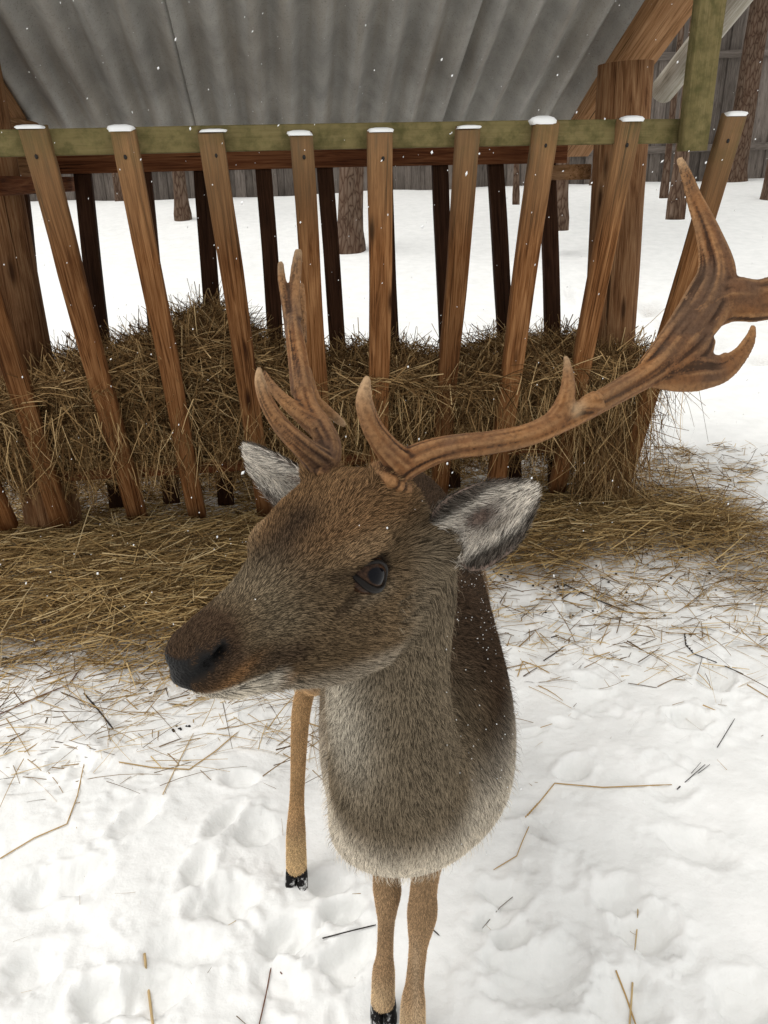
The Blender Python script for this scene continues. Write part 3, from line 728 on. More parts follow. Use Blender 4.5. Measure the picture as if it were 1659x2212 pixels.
c = lerp(c * .45, (.22, .16, .13), np.clip(ei, 0, 1) * .9)
nm = nose_mask(co) * isH
c = lerp(c, (.013, .0125, .0125), nm)
pit = np.clip(1.6 * np.exp(-nd ** 2 * 1.3), 0, 1) * isH; c = lerp(c, (.002, .002, .002), pit)
mo = np.exp(-(mouth / .22) ** 2) * isH * .7; c = lerp(c, (.02, .014, .01), mo)

def hide_mat():
    t = NT('deer_hide'); at = t.n('ShaderNodeVertexColor', layer_name='Col'); no = t.n('ShaderNodeVertexColor', layer_name='nose')
    v = t.coords((1, 1, 1)); vo = t.n('ShaderNodeTexVoronoi'); vo.inputs['Scale'].default_value = 420; t.l(v, vo.inputs['Vector'])
    h = t.mix(no.outputs[0], t.noise(v, 300, 2), vo.outputs[0]); t.bump(h, 0.9, .002)
    return t.fin(at.outputs[0], t.ramp(no.outputs[0], [(0, (.95,) * 3), (1, (.45,) * 3)]), .07)
M_hide = hide_mat()
deer = thing('fallow_deer', 'brown fallow deer buck with palmate antlers turning its head beside the hay feeder', 'deer', (.03, 1.05, gz1(.03, 1.05)))
bme = mesh_np('body', co, faces); add_color(bme, c); add_color(bme, np.repeat(nm[:, None], 3, 1), 'nose')
body = obj('body', bme, M_hide, deer)

# --- fur: single hairs grown from the hide
tri = np.concatenate([np.concatenate([f[:, [0, 1, 2]], f[:, [0, 2, 3]]]) if f.shape[1] == 4 else f for f in faces])
fa = np.linalg.norm(np.cross(co[tri[:, 1]] - co[tri[:, 0]], co[tri[:, 2]] - co[tri[:, 0]]), axis=1) / 2
tc = co[tri].mean(1); tp = pid[tri[:, 0]]
dens = np.select([tp == 0, tp == 1, tp == 2, tp == 3], [1.0, .46, .13, .22], .8)
dens = dens * np.where((tp == 2) & (tc[:, 1] < 1.0), 2.3, 1) * np.where((tp == 3) & (tc[:, 2] > .5), .5, 1)
fn = np.cross(co[tri[:, 1]] - co[tri[:, 0]], co[tri[:, 2]] - co[tri[:, 0]]); fn /= np.maximum(np.linalg.norm(fn, axis=1, keepdims=True), 1e-12)
tocam = np.array(CAMP) - tc; tocam /= np.linalg.norm(tocam, axis=1, keepdims=True)
dens = dens * (.35 + .65 * sstep(-.5, .0, (fn * tocam).sum(1)))
dens = dens * np.clip(1 - 1.3 * nm[tri[:, 0]], 0, 1) * (1 - pit[tri[:, 0]])
ed_ = np.sqrt((tc - HW(.15, 5.6, 0)) @ hU * 0 + ((tc - HW(.1, 5.6, 0)) ** 2).sum(1)); dens = np.where(ed_ < .0150, 0, dens)
ed2 = np.sqrt(((tc - HW(.1, -5.6, 0)) ** 2).sum(1)); dens = np.where(ed2 < .0150, 0, dens)
NH = 670000
pr = fa * dens; pr /= pr.sum(); ti = rng.choice(len(tri), NH, p=pr)
b1, b2 = rng.random(NH), rng.random(NH); fl = b1 + b2 > 1; b1[fl], b2[fl] = 1 - b1[fl], 1 - b2[fl]
def bary(a): return a[tri[ti, 0]] * (1 - b1 - b2)[:, None] + a[tri[ti, 1]] * b1[:, None] + a[tri[ti, 2]] * b2[:, None]
hp, hn = bary(co), bary(N); hn /= np.linalg.norm(hn, axis=1, keepdims=True); hpid = pid[tri[ti, 0]]
hc, hl, hs = coat(hp, hpid)
u, v, w = HLoc(hp)
dirs = np.zeros((NH, 3)); H = hpid == 0
dirs[H] = (-hU)[None] + np.outer(.55 * np.sign(v) * sstep(1.5, 4.5, np.abs(v)), hV)[H] * .4 - np.outer(.45 * sstep(2, -3, w), hW)[H]
NK = (hpid == 1) | (hpid == 2); dirs[NK] = np.array([0, .25, -1.0])
bk = sstep(.85, 1.1, hp[:, 1])[:, None]; dirs[NK] = (dirs * (1 - bk) + np.array([0, 1.0, -.35]) * bk)[NK]
dirs[hpid == 3] = np.array([0, .1, -1.0])
lift = np.select([H & (u > 6), H, NK], [.28, .28, .27], .25)
ein = ear_inside(hp, hn, hpid)
for k, (base, ax, L, nr, sd_) in zip((4, 5), ears):
    E = hpid == k; q = hp - base; xs = q @ sd_ / .03; s = q @ ax / L
    dirs[E] = (ax + np.outer(xs * .5, sd_))[E]
    ins = E & (ein > .05); sg_ = np.sign(sd_ @ hW); xt = xs * sg_; ed0 = np.abs(xs)
    dirs[ins] = (ax * .9 - np.outer(xs * .55, sd_) + nr * .15)[ins]
    wh = np.tile(np.array([[.66, .60, .52]]), (NH, 1))
    wh = lerp(wh, (.075, .06, .048), .92 * sstep(.66, .90, ed0 + .55 * sstep(.55, 1.0, s)))
    wh = lerp(wh, (.05, .022, .016), .97 * np.exp(-((s - .40) / .20) ** 2 - ((xt - .15) / .40) ** 2))
    wh = lerp(wh, (.12, .09, .065), .7 * np.exp(-((s - .45) / .22) ** 2 - ((xt + .42) / .14) ** 2))
    if k == 5: wh[:] = lerp(np.tile(np.array([[.70, .64, .56]]), (NH, 1)), (.2, .16, .13), .7 * sstep(.75, .95, ed0) * sstep(.2, -.2, xt))
    cav = np.exp(-((s - .36) / .24) ** 2 - ((xt - .15) / .46) ** 2)
    hc[ins] = wh[ins]; hl[ins] = (.013 * (1 - .55 * sstep(.5, .95, s)) * (1 - .85 * cav) * (1 - .4 * sstep(.6, .95, ed0)))[ins]; hs[ins] = (.30 + .4 * sstep(.6, .9, ed0 + .5 * sstep(.55, 1., s)))[ins]; lift[ins] = .45
    rim = E & (np.abs(ein) <= .3); hc[rim] = hc[rim] * .5 + np.array([.32, .29, .25]); hl[rim] = .008
lm = fbm(hp[:, 0] * 45, hp[:, 1] * 45, hp[:, 2] * 45, 2)
jit = rng.normal(0, 1, (NH, 3)) * np.where(hpid == 0, .12, .14)[:, None]; flow = np.stack([fbm(hp[:, 0] * 30 + k * 7, hp[:, 1] * 30, hp[:, 2] * 30, 2) for k in range(3)], 1) * .30
dirs = dirs / np.maximum(np.linalg.norm(dirs, axis=1, keepdims=True), 1e-9) + jit + flow
dirs -= hn * (dirs * hn).sum(1)[:, None]; dirs /= np.maximum(np.linalg.norm(dirs, axis=1, keepdims=True), 1e-9)
hl = hl * rng.uniform(.7, 1.25, NH)
lf_ = (lift + rng.normal(0, .10, NH)).clip(.05, .9)[:, None]
guard = NK & (rng.random(NH) < .012); hl[guard] *= 1.7; lf_[guard] = .8
def strips(p, n, d, lift, length, width, c0, c1):
    m = len(p); side = np.cross(d, n); side /= np.maximum(np.linalg.norm(side, axis=1, keepdims=True), 1e-9)
    tw = rng.uniform(-.7, .7, m)[:, None]; side = side * np.cos(tw) + n * np.sin(tw)
    L = length[:, None]; W = width[:, None] / 2
    p0 = p - n * .0006; p1 = p + (d * (1 - .35 * lift) + n * lift) * L * .5; p2 = p + (d + n * lift * .72) * L
    V = np.stack([p0 - side * W, p0 + side * W, p1 - side * W * .85, p1 + side * W * .85, p2], 1).reshape(-1, 3)
    i = np.arange(m)[:, None] * 5; Q = i + np.array([[0, 1, 3, 2]]); T = i + np.array([[2, 3, 4]])
    C = np.stack([c0, c0, (c0 + c1) / 2, (c0 + c1) / 2, c1], 1).reshape(-1, 3)
    return V, Q, T, C
fq = np.where(hpid == 0, 560., 380.)
cl = vnoise(hp[:, 0] * fq, hp[:, 1] * fq, hp[:, 2] * fq) * np.where(hpid == 0, .22, .32) + rng.normal(0, .5, NH)         # agouti: light and dark hairs in small tufts
dk = cl < (hs - .55) * .9
bright = np.where(dk, rng.uniform(.16, .42, NH), rng.uniform(1.1, 2.0, NH))
c1 = hc * bright[:, None]; c0 = hc * np.where(dk, .18, .58)[:, None]
wd = np.where(H, .00046, .00042) * rng.uniform(.7, 1.3, NH); wd[hpid >= 4] = .0004
sh = H | (hpid == 3)
V, Q, T, Cc = strips(*(q[~sh] for q in (hp, hn, dirs, lf_, hl, wd, c0, c1)))
m_ = int(sh.sum()); sdv = np.cross(dirs[sh], hn[sh]); tw = rng.uniform(-.6, .6, m_)[:, None]; sdv = sdv * np.cos(tw) + hn[sh] * np.sin(tw)
b0 = hp[sh] - hn[sh] * .0004; tp_ = hp[sh] + (dirs[sh] + hn[sh] * lf_[sh]) * hl[sh][:, None]; hwid = (wd[sh] * .62)[:, None]
V = np.concatenate([V, np.stack([b0 - sdv * hwid, b0 + sdv * hwid, tp_], 1).reshape(-1, 3)])
T = np.concatenate([T, len(Q) * 5 + np.arange(m_ * 3).reshape(-1, 3)]); Cc = np.concatenate([Cc, np.stack([(c0 + c1)[sh] / 2, (c0 + c1)[sh] / 2, c1[sh]], 1).reshape(-1, 3)])
def fur_mat():
    t = NT('deer_fur'); at = t.n('ShaderNodeVertexColor', layer_name='Col'); t.b.inputs['Sheen Weight'].default_value = 0.0
    return t.fin(at.outputs[0], .8, .03)
M_fur = fur_mat()
fme = mesh_np('fur', V, [Q, T]); add_color(fme, Cc)
fur = obj('fur', fme, M_fur, body); fur['kind'] = 'stuff'

# --- eyes
def eye_mat():
    t = NT('eye'); v = t.coords((1, 1, 1)); sx = t.n('ShaderNodeSeparateXYZ'); t.l(v, sx.inputs[0])
    ex2 = t.math('POWER', t.math('DIVIDE', sx.outputs[0], .0112), 2.0); ey2 = t.math('POWER', t.math('DIVIDE', sx.outputs[1], .0072), 2.0)
    pup = t.ramp(t.math('SQRT', t.math('ADD', ex2, ey2)), [(.85, (1, 1, 1)), (1.0, (0, 0, 0))])
    c = t.ramp(t.noise(v, 500, 3), [(.3, (.012, .006, .0035)), (.7, (.055, .028, .016))])
    c = t.mix(pup, c, (.003, .003, .005))
    t.b.inputs['IOR'].default_value = 1.34
    return t.fin(c, .03, .16)
M_eye = eye_mat(); M_lid = plain_mat('dark_eyelid', (.006, .004, .003), .4, .15)
def sphere_mesh(r, nu=40, nv=24):
    th = np.linspace(0, math.pi, nv + 1)[1:-1]; ph = np.arange(nu) * 2 * math.pi / nu
    rings = np.array([[(r * math.sin(t) * math.cos(p), r * math.sin(t) * math.sin(p), r * math.cos(t)) for p in ph] for t in th])
    V, Q, T = ring_mesh(rings); V[-2] = (0, 0, r); V[-1] = (0, 0, -r)
    return mesh_np('eyeball', V, [Q[:, ::-1], T[:, ::-1]])
for s in (1, -1):
    zax = hV * s + hU * .10 + hW * .05; zax /= np.linalg.norm(zax); xr = hU * .80 + hW * .60 - hV * .25 * s; xax = xr - zax * (xr @ zax); xax /= np.linalg.norm(xax); yax = np.cross(zax, xax)
    ce = HW(0.1, 4.35 * s, 0)
    M = Matrix(((xax[0], yax[0], zax[0], ce[0]), (xax[1], yax[1], zax[1], ce[1]), (xax[2], yax[2], zax[2], ce[2]), (0, 0, 0, 1)))
    e = obj('eye', sphere_mesh(.0184), M_eye, deer, M)
    # lid rim: almond loop hugging the ball, longer towards the tear duct
    a = np.arange(40) * 2 * math.pi / 40
    sg = 1 if yax @ hW > 0 else -1
    px_ = .0150 * np.cos(a) + .0028 * np.clip(np.cos(a), 0, 1) ** 3; py_ = sg * (.0108 * np.sin(a) * (1 - .10 * np.clip(np.cos(a), 0, 1) ** 2) - .0012 * np.clip(np.cos(a), 0, 1) ** 2)
    rr_ = np.hypot(px_, py_); pz = np.sqrt(np.maximum(.0186 ** 2 - rr_ ** 2, .000015))
    pth = np.column_stack([px_, py_, pz]); pth2 = np.vstack([pth, pth[:1]])
    upper = np.sin(a) * 1.0; th = .0018 + .0016 * np.clip(upper * sg, 0, 1); th2 = np.append(th, th[0])
    rg = tube_rings(pth2, th2, th2, flat=(0, 0, 1), sub=1, n=10)
    nl = 46; aa = rng.uniform(.25, 2.7, nl); q0 = np.column_stack([.0160 * np.cos(aa), sg * .0122 * np.sin(aa), np.full(nl, .0095)])
    dl = np.column_stack([np.cos(aa) * .55, sg * (.55 + .2 * rng.random(nl)), .75 + .25 * rng.random(nl)]); dl /= np.linalg.norm(dl, axis=1, keepdims=True)
    sl_ = np.cross(dl, np.array([0, 0, 1.0])); sl_ /= np.linalg.norm(sl_, axis=1, keepdims=True); ll = rng.uniform(.005, .009, nl)[:, None]
    LV = np.stack([q0 - sl_ * .00022, q0 + sl_ * .00022, q0 + dl * ll + np.array([0, -sg * .0015, 0])], 1).reshape(-1, 3)
    obj('lashes', mesh_np('lashes', LV, np.arange(nl * 3).reshape(-1, 3)), M_lid, e, M)['kind'] = 'stuff'
    Vr, Qr, Tr = ring_mesh(rg); obj('eyelid', mesh_np('eyelid', Vr, [Qr, Tr]), M_lid, e, M)

# --- antlers
def antler_mat():
    t = NT('antler'); at = t.n('ShaderNodeVertexColor', layer_name='Col'); v = t.coords((1, 1, 1))
    n1 = t.noise(v, 260, 4, .6); n2 = t.noise(v, 28, 4, .6)
    c = t.mix(t.ramp(n1, [(.45, (.0,) * 3), (.65, (.40,) * 3)]), at.outputs[0], (.045, .018, .008))
    c = t.mix(t.ramp(n2, [(.4, (.0,) * 3), (.75, (.5,) * 3)]), c, (.085, .055, .036))
    t.bump(t.math('ADD', n1, t.math('MULTIPLY', n2, .5)), .8, .003); return t.fin(c, .7, .10)
M_ant = antler_mat()
def antler(tubes, tips, seed):
    sp = Soup(); GROOVE.clear()
    for k, (path, ra, rb, fl) in enumerate(tubes):
        sp.add(tube_rings(path, ra, rb, fl, sub=26, n=56, grooves=.0017, seed=seed + k * 3.3), k)
    co, fc, lap, (sv, sp_) = voxel_union('antler', sp, .00135); cs = lap(co, 3); hi = lap(co, 14)
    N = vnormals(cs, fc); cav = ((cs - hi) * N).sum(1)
    gv = np.concatenate([np.concatenate([g.ravel(), [0, 0]]) for g in GROOVE]); gg = nearest_ids(sv, gv, cs)
    c = np.tile(np.array([[.175, .075, .029]]), (len(cs), 1))
    bl = fbm(cs[:, 0] * 22, cs[:, 1] * 22, cs[:, 2] * 22 + seed, 3); c = lerp(c, (.095, .056, .036), sstep(-.2, .8, bl) * .85)
    c = lerp(c, (.26, .12, .042), .6 * sstep(.2, -.9, bl))
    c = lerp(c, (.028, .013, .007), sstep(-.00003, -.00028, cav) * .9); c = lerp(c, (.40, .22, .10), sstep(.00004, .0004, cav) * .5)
    c = lerp(c, (.022, .010, .005), sstep(-.20, -.70, gg) * .88); c = lerp(c, (.33, .165, .068), sstep(.35, 1.0, gg) * .5)
    for tip, r in tips:
        d = np.linalg.norm(cs - np.array(tip), axis=1); c = lerp(c, (.46, .31, .18), sstep(r, 0, d) * .8)
    return cs, fc, c
fl_c = camv(0, 0, 1)
def PP(x, y, d): return tuple(P(x, y, d))
bl0 = HW(-6.3, 3.6, 5.0); br0 = HW(-6.3, -3.6, 5.0)
px2 = lambda px, d: px / FPX * d
def tb(pts, fl=fl_c, flat=1.0):
    path = [PP(x, y, d) if len(q) == 4 else None for q in pts for (x, y, d) in [q[:3]]]; ra = [px2(q[3], q[2]) for q in pts]; return (path, ra, [r * flat for r in ra], fl)
def burr(b, q):
    b, q = np.array(b), np.array(q); return ([b * .75 + q * .25, b * .45 + q * .55, b * .1 + q * .9], [.015, .0188, .015], [.015, .0188, .015], fl_c)
left = [burr(bl0, PP(858, 1018, .622)), ([tuple(bl0)] + tb([(858, 1018, .622, 0), (903, 990, .618, 0), (970, 968, .616, 0), (1060, 957, .618, 0), (1140, 940, .622, 0), (1200, 915, .627, 0), (1265, 885, .638, 0), (1340, 843, .65, 0), (1410, 800, .662, 0), (1470, 745, .672, 0)])[0],
         [.016] + [px2(r, .61) for r in (35, 31, 26, 24, 24, 26, 25, 26, 30, 38)], [.016] + [px2(r, .61) for r in (35, 31, 26, 24, 24, 25, 24, 23, 22, 20)], fl_c),
        tb([(868, 1000, .618, 34), (838, 970, .608, 29), (806, 925, .598, 24), (787, 875, .592, 20), (788, 840, .59, 14), (794, 812, .588, 6)]),
        tb([(1185, 925, .626, 22), (1213, 890, .626, 22), (1226, 850, .622, 17), (1228, 810, .624, 12), (1222, 768, .626, 5)]),
        tb([(1290, 868, .634, 24), (1262, 872, .625, 15), (1246, 882, .622, 5)]),
        tb([(1400, 805, .660, 32), (1470, 735, .672, 46), (1528, 655, .682, 54), (1550, 585, .690, 42), (1533, 510, .697, 29), (1503, 435, .703, 20), (1482, 375, .708, 14), (1467, 340, .711, 8)], flat=.38),
        tb([(1500, 685, .678, 46), (1570, 648, .685, 50), (1650, 647, .69, 46), (1740, 610, .70, 46), (1815, 540, .71, 34), (1850, 460, .72, 12)], flat=.35),
        tb([(1740, 620, .70, 40), (1820, 640, .70, 26), (1890, 620, .70, 8)], flat=.5),
        tb([(1400, 812, .660, 26), (1455, 808, .667, 40), (1505, 800, .672, 46), (1555, 797, .676, 32), (1594, 772, .680, 19), (1619, 735, .683, 13), (1628, 702, .684, 6)], flat=.4),
        tb([(1440, 790, .665, 40), (1495, 745, .672, 50), (1525, 715, .676, 30)], flat=.34),
        tb([(1566, 780, .677, 10), (1562, 768, .677, 6), (1572, 764, .678, 3)], flat=.6)]
lt = [(PP(794, 812, .588), .035), (PP(1222, 768, .626), .02), (PP(1467, 340, .711), .022), (PP(1246, 882, .622), .012)]
right = [burr(br0, PP(702, 1000, .664)), ([tuple(br0)] + tb([(702, 1000, .664, 0), (710, 962, .668, 0), (692, 922, .67, 0), (665, 880, .68, 0), (652, 830, .69, 0)])[0],
          [.0155] + [px2(r, .67) for r in (33, 28, 26, 25, 23)], [.0155] + [px2(r, .67) for r in (33, 28, 26, 25, 22)], fl_c),
         tb([(700, 1000, .662, 34), (655, 965, .645, 25), (610, 922, .638, 20), (577, 872, .632, 16), (561, 825, .63, 12), (560, 792, .629, 5)]),
         tb([(690, 920, .67, 28), (645, 890, .672, 17), (605, 855, .675, 12), (580, 822, .678, 8), (570, 800, .68, 4)]),
         tb([(655, 850, .688, 24), (645, 780, .70, 21), (636, 715, .715, 18), (634, 685, .722, 12)], flat=1.3),
         tb([(628, 715, .717, 13), (616, 650, .725, 9), (609, 605, .73, 9), (606, 567, .735, 7)]),
         tb([(640, 690, .72, 14), (636, 635, .728, 12), (640, 585, .735, 12), (645, 540, .742, 8)]),
         tb([(652, 740, .73, 12), (652, 680, .75, 10), (651, 640, .76, 9), (651, 612, .765, 6)]),
         tb([(652, 800, .71, 20), (680, 862, .725, 12), (708, 888, .735, 10), (732, 908, .745, 9), (745, 920, .75, 5)])]
rt = [(PP(560, 792, .629), .03), (PP(606, 567, .735), .02), (PP(645, 540, .742), .02), (PP(745, 920, .75), .025)]
for k, (tubes, tips) in enumerate(((left, lt), (right, rt))):
    cs, fc, cc = antler(tubes, tips, 5.0 * k)
    am = mesh_np('antler', cs, fc); add_color(am, cc); obj('antler', am, M_ant, deer)

# --- hooves: two pointed toes each
def hoof_mat():
    t = NT('black_hoof'); tc = t.n('ShaderNodeTexCoord'); sx = t.n('ShaderNodeSeparateXYZ'); t.l(tc.outputs['Generated'], sx.inputs[0])
    n = t.noise(t.coords((1, 1, 1)), 70, 5, .65)
    f = t.ramp(t.math('SUBTRACT', n, t.math('MULTIPLY', sx.outputs[2], .30)), [(.33, (0, 0, 0)), (.50, (1, 1, 1))])
    t.bump(n, .6, .004)
    return t.fin(t.mix(f, (.008, .007, .007), (.80, .80, .79)), .6, .1)
M_hoof = hoof_mat()
for (x, y), zt, lean in ((lf, zl, 0), (rf, zr, 0), (rh, zrh, 0), (lh, zlh, 0)):
    V = []; Q = []; T = []; n = 0
    for s in (1, -1):
        rg = tube_rings([(x + s * .011, y - .004, .060 + zt), (x + s * .012, y - .014, .040 + zt), (x + s * .0125, y - .030, .016 + zt), (x + s * .011, y - .046, -.004 + zt)],
                        [.0105, .0120, .0115, .004], [.016, .019, .017, .005], flat=(0, 1, .3), n=16)
        a_, b_, c_ = ring_mesh(rg); V.append(a_); Q.append(b_ + n); T.append(c_ + n); n += len(a_)
    obj('hoof', mesh_np('hoof', np.concatenate(V), [np.concatenate(Q), np.concatenate(T)]), M_hoof, deer)

# ------------------------------------------------------------------ hay
def strand_mesh(p, d, length, width, bend, drop=0.0, nseg=3):
    """flat curved stalks: p (n,3) start, d (n,3) unit direction"""
    n = len(p); rnd = rng.normal(0, 1, (n, 3)); side = np.cross(d, rnd); side /= np.linalg.norm(side, axis=1, keepdims=True)
    up = np.cross(side, d); V = []; t = np.linspace(0, 1, nseg + 1)
    for k in t:
        c = p + d * (length * k)[:, None] + up * (bend * length * (k * k))[:, None] - np.array([0, 0, 1.0]) * (drop * length * k * k)[:, None]
        w = width * (1.0 - .45 * k)
        V += [c - side * w[:, None] / 2, c + side * w[:, None] / 2]
    V = np.stack(V, 1); m = 2 * (nseg + 1); i = np.arange(n)[:, None] * m
    Q = np.concatenate([i + np.array([[2*k, 2*k+1, 2*k+3, 2*k+2]]) for k in range(nseg)])
    return V.reshape(-1, 3), Q
def hay_mat(name, stops):
    t = NT(name); g = t.n('ShaderNodeNewGeometry'); c = t.ramp(g.outputs['Random Per Island'], stops)
    return t.fin(c, .8, .04)
M_hay = hay_mat('feeder_hay', [(0, (.036, .019, .008)), (.28, (.105, .058, .024)), (.58, (.23, .135, .056)), (.82, (.42, .275, .125)), (1, (.58, .42, .22))])
M_straw = hay_mat('ground_hay', [(0, (.06, .034, .014)), (.25, (.18, .11, .045)), (.6, (.38, .25, .105)), (.85, (.52, .37, .17)), (1, (.62, .48, .27))])
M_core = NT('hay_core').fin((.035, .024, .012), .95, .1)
def unit(a): return a / np.linalg.norm(a, axis=1, keepdims=True)
def hay_top(lx):
    lx = np.asarray(lx, float)
    return .74 + .05 * vnoise(lx * 4, lx * 0, 1.0) + .26 * np.exp(-((lx + .66) / .26) ** 2) + .06 * np.exp(-((lx + 1.1) / .2) ** 2) + .05 * np.exp(-((lx - .75) / .2) ** 2)
# solid heart of the heap
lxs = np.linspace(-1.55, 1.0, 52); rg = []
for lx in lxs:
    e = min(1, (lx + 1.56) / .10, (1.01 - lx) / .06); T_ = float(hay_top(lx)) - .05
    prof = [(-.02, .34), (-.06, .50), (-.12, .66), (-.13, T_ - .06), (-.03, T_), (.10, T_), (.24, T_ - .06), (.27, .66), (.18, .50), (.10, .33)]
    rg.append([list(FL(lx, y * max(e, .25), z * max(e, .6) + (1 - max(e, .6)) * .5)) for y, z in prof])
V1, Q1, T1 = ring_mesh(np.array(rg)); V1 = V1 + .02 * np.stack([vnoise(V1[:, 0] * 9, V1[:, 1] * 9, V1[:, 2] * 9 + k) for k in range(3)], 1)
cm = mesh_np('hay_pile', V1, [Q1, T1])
NS = 34000
lx = rng.uniform(-1.62, 1.06, NS); tz = hay_top(lx); f = rng.random(NS)
fy = np.empty(NS); fz = np.empty(NS)
a = f < .50                                                    # front face
fz[a] = .30 + (tz[a] - .32) * rng.random(a.sum()) ** .85; fy[a] = -.03 - .351 * (fz[a] - .15) + .035 + rng.random(a.sum()) * .05
b = (f >= .50) & (f < .82)                                     # top
fy[b] = rng.uniform(-.27, .29, b.sum()); fz[b] = tz[b] - .03 - .25 * np.abs(fy[b]) ** 1.3 + rng.random(b.sum()) * .05
c_ = f >= .82                                                  # rear face
fz[c_] = .30 + (tz[c_] - .32) * rng.random(c_.sum()); fy[c_] = .10 + .32 * (fz[c_] - .30) / .5 + rng.random(c_.sum()) * .05
pts = np.array(FO)[None] + lx[:, None] * np.array(EX) + fy[:, None] * np.array(EY) + fz[:, None] * np.array([[0, 0, 1.0]])
dd = rng.normal(0, 1, (NS, 3)) * np.array([1.0, .30, .55]); dd[a] *= np.array([1, .35, 1]); dd[a & (rng.random(NS) < .4)] *= np.array([.5, .9, 1.9]); dd[a, 1] -= .351 * dd[a, 2]; dd = unit(dd)
ln_ = rng.uniform(.06, .24, NS); pts = pts - dd * (ln_ * .5)[:, None]
Va, Qa = strand_mesh(pts, dd, ln_, rng.uniform(.0020, .0042, NS), rng.normal(0, .22, NS), rng.uniform(0, .25, NS))
# stalks hanging out through the lower slats, and the tangle spilling over the right end
NS2 = 3900; lx = np.where(rng.random(NS2) < .46, rng.uniform(-1.62, .98, NS2), rng.normal(.92, .10, NS2)); end = lx > .78
fz = np.where(end, rng.uniform(.12, .80, NS2), rng.uniform(.42, .70, NS2)); fy = np.where(end, rng.uniform(-.32, .12, NS2), -.03 - .351 * (fz - .15) - .03 + rng.normal(0, .02, NS2))
fy = np.where(end, fy * (.35 + .65 * np.clip(fz / .7, 0, 1)), fy)
pts = np.array(FO)[None] + lx[:, None] * np.array(EX) + fy[:, None] * np.array(EY) + fz[:, None] * np.array([[0, 0, 1.0]])
dd = unit(rng.normal(0, .42, (NS2, 3)) + np.array([0, -.12, -1.0])); ln_ = rng.uniform(.06, .20, NS2) * np.where(end, 1.4, 1); ln_ = np.minimum(ln_, np.maximum(.04, pts[:, 2] - np.where(end, .10, .26)))
Vb, Qb = strand_mesh(pts, dd, ln_, rng.uniform(.0018, .0038, NS2), rng.normal(0, .25, NS2))
hp_ = mesh_np('hay_strands', np.concatenate([Va, Vb]), np.concatenate([Qa, Qb + len(Va)]), smooth=False)
# one object: solid heart and stalks
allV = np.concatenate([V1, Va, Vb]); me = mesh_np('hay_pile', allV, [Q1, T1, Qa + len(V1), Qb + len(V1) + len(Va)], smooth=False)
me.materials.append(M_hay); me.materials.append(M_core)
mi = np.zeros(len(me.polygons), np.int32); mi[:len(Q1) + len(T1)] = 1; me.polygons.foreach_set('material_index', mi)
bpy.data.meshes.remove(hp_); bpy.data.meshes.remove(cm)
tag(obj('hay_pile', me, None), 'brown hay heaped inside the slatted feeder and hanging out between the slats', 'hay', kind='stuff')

# fallen hay on the snow
NG = 150000
gx_, gy_ = rng.uniform(-2.6, 2.1, NG), rng.uniform(1.35, 3.75, NG)
hd = hay_dens(gx_, gy_)
loose = .16 * sstep(1.5, 2.2, gy_) ** 1.4 * (1 - .85 * sstep(-.1, .4, gx_)) * (.35 + .65 * sstep(-.1, .5, fbm(gx_ * 4, gy_ * 4, 8.8, 2))) + .10 * sstep(2.0, 2.5, gy_) * (1 - sstep(1.4, 2.2, gx_)) * sstep(-.3, .5, fbm(gx_ * 4, gy_ * 4, 3.3, 2))
keep = rng.random(NG) < np.clip(hd * .45 + loose * 1.6, 0, 1); gx_, gy_, hd = gx_[keep], gy_[keep], hd[keep]; NG = len(gx_)
gz_ = ground_z(gx_, gy_) + .004 + rng.random(NG) * (.004 + .05 * hd)
an = rng.normal(0, .75, NG) + .25; dd = unit(np.stack([np.cos(an), np.sin(an), rng.normal(0, .16, NG)], 1))
ln_ = rng.uniform(.05, .24, NG) * (.6 + .5 * hd); pts = np.stack([gx_, gy_, gz_], 1) - dd * (ln_ * .5)[:, None]
Vg, Qg = strand_mesh(pts, dd, ln_, rng.uniform(.0018, .0046, NG), rng.normal(0, .16, NG), nseg=3)
tag(obj('fallen_hay', mesh_np('fallen_hay', Vg, Qg, smooth=False), M_straw), 'golden hay strewn over the snow around the foot of the feeder', 'hay', kind='stuff')
NL = 1700; q_ = rng.random(NL) < .66
lx_ = np.where(q_, rng.uniform(-1.25, -.05, NL), rng.uniform(.35, 1.35, NL)); ly_ = np.where(q_, 1.50 + .85 * rng.random(NL) ** .6, 1.85 + .8 * rng.random(NL) ** .65)
an = rng.normal(.2, .9, NL); dd = unit(np.stack([np.cos(an), np.sin(an), np.abs(rng.normal(.03, .09, NL))], 1)); ln_ = rng.uniform(.07, .22, NL)
Vl, Ql = strand_mesh(np.stack([lx_, ly_, ground_z(lx_, ly_) + .004], 1), dd, ln_, rng.uniform(.0016, .0034, NL), rng.normal(0, .22, NL), drop=.08 * np.ones(NL), nseg=4)
tag(obj('loose_straw', mesh_np('loose_straw', Vl, Ql, smooth=False), M_straw), 'loose long golden stalks scattered on the snow in front of the hay', 'straw', kind='stuff')
# sparse bits everywhere on the trodden snow
NB = 620; bx, by = rng.uniform(-1.2, 1.5, NB), rng.uniform(.5, 2.5, NB); k_ = rng.random(NB) < (.25 + .75 * sstep(1.0, 1.9, by)) * (.4 + .6 * sstep(.5, -.3, bx)); bx, by = bx[k_], by[k_]; NB = len(bx)
an = rng.uniform(0, 6.3, NB); dd = unit(np.stack([np.cos(an), np.sin(an), rng.normal(.1, .25, NB)], 1))
pts = np.stack([bx, by, ground_z(bx, by) + .002], 1)
Vg, Qg = strand_mesh(pts, dd, rng.uniform(.008, .06, NB), rng.uniform(.0008, .0018, NB), rng.normal(0, .2, NB))
tag(obj('straw_litter', mesh_np('straw_litter', Vg, Qg, smooth=False), M_straw), 'tiny scraps of straw sprinkled over the trodden snow', 'straw', kind='stuff')
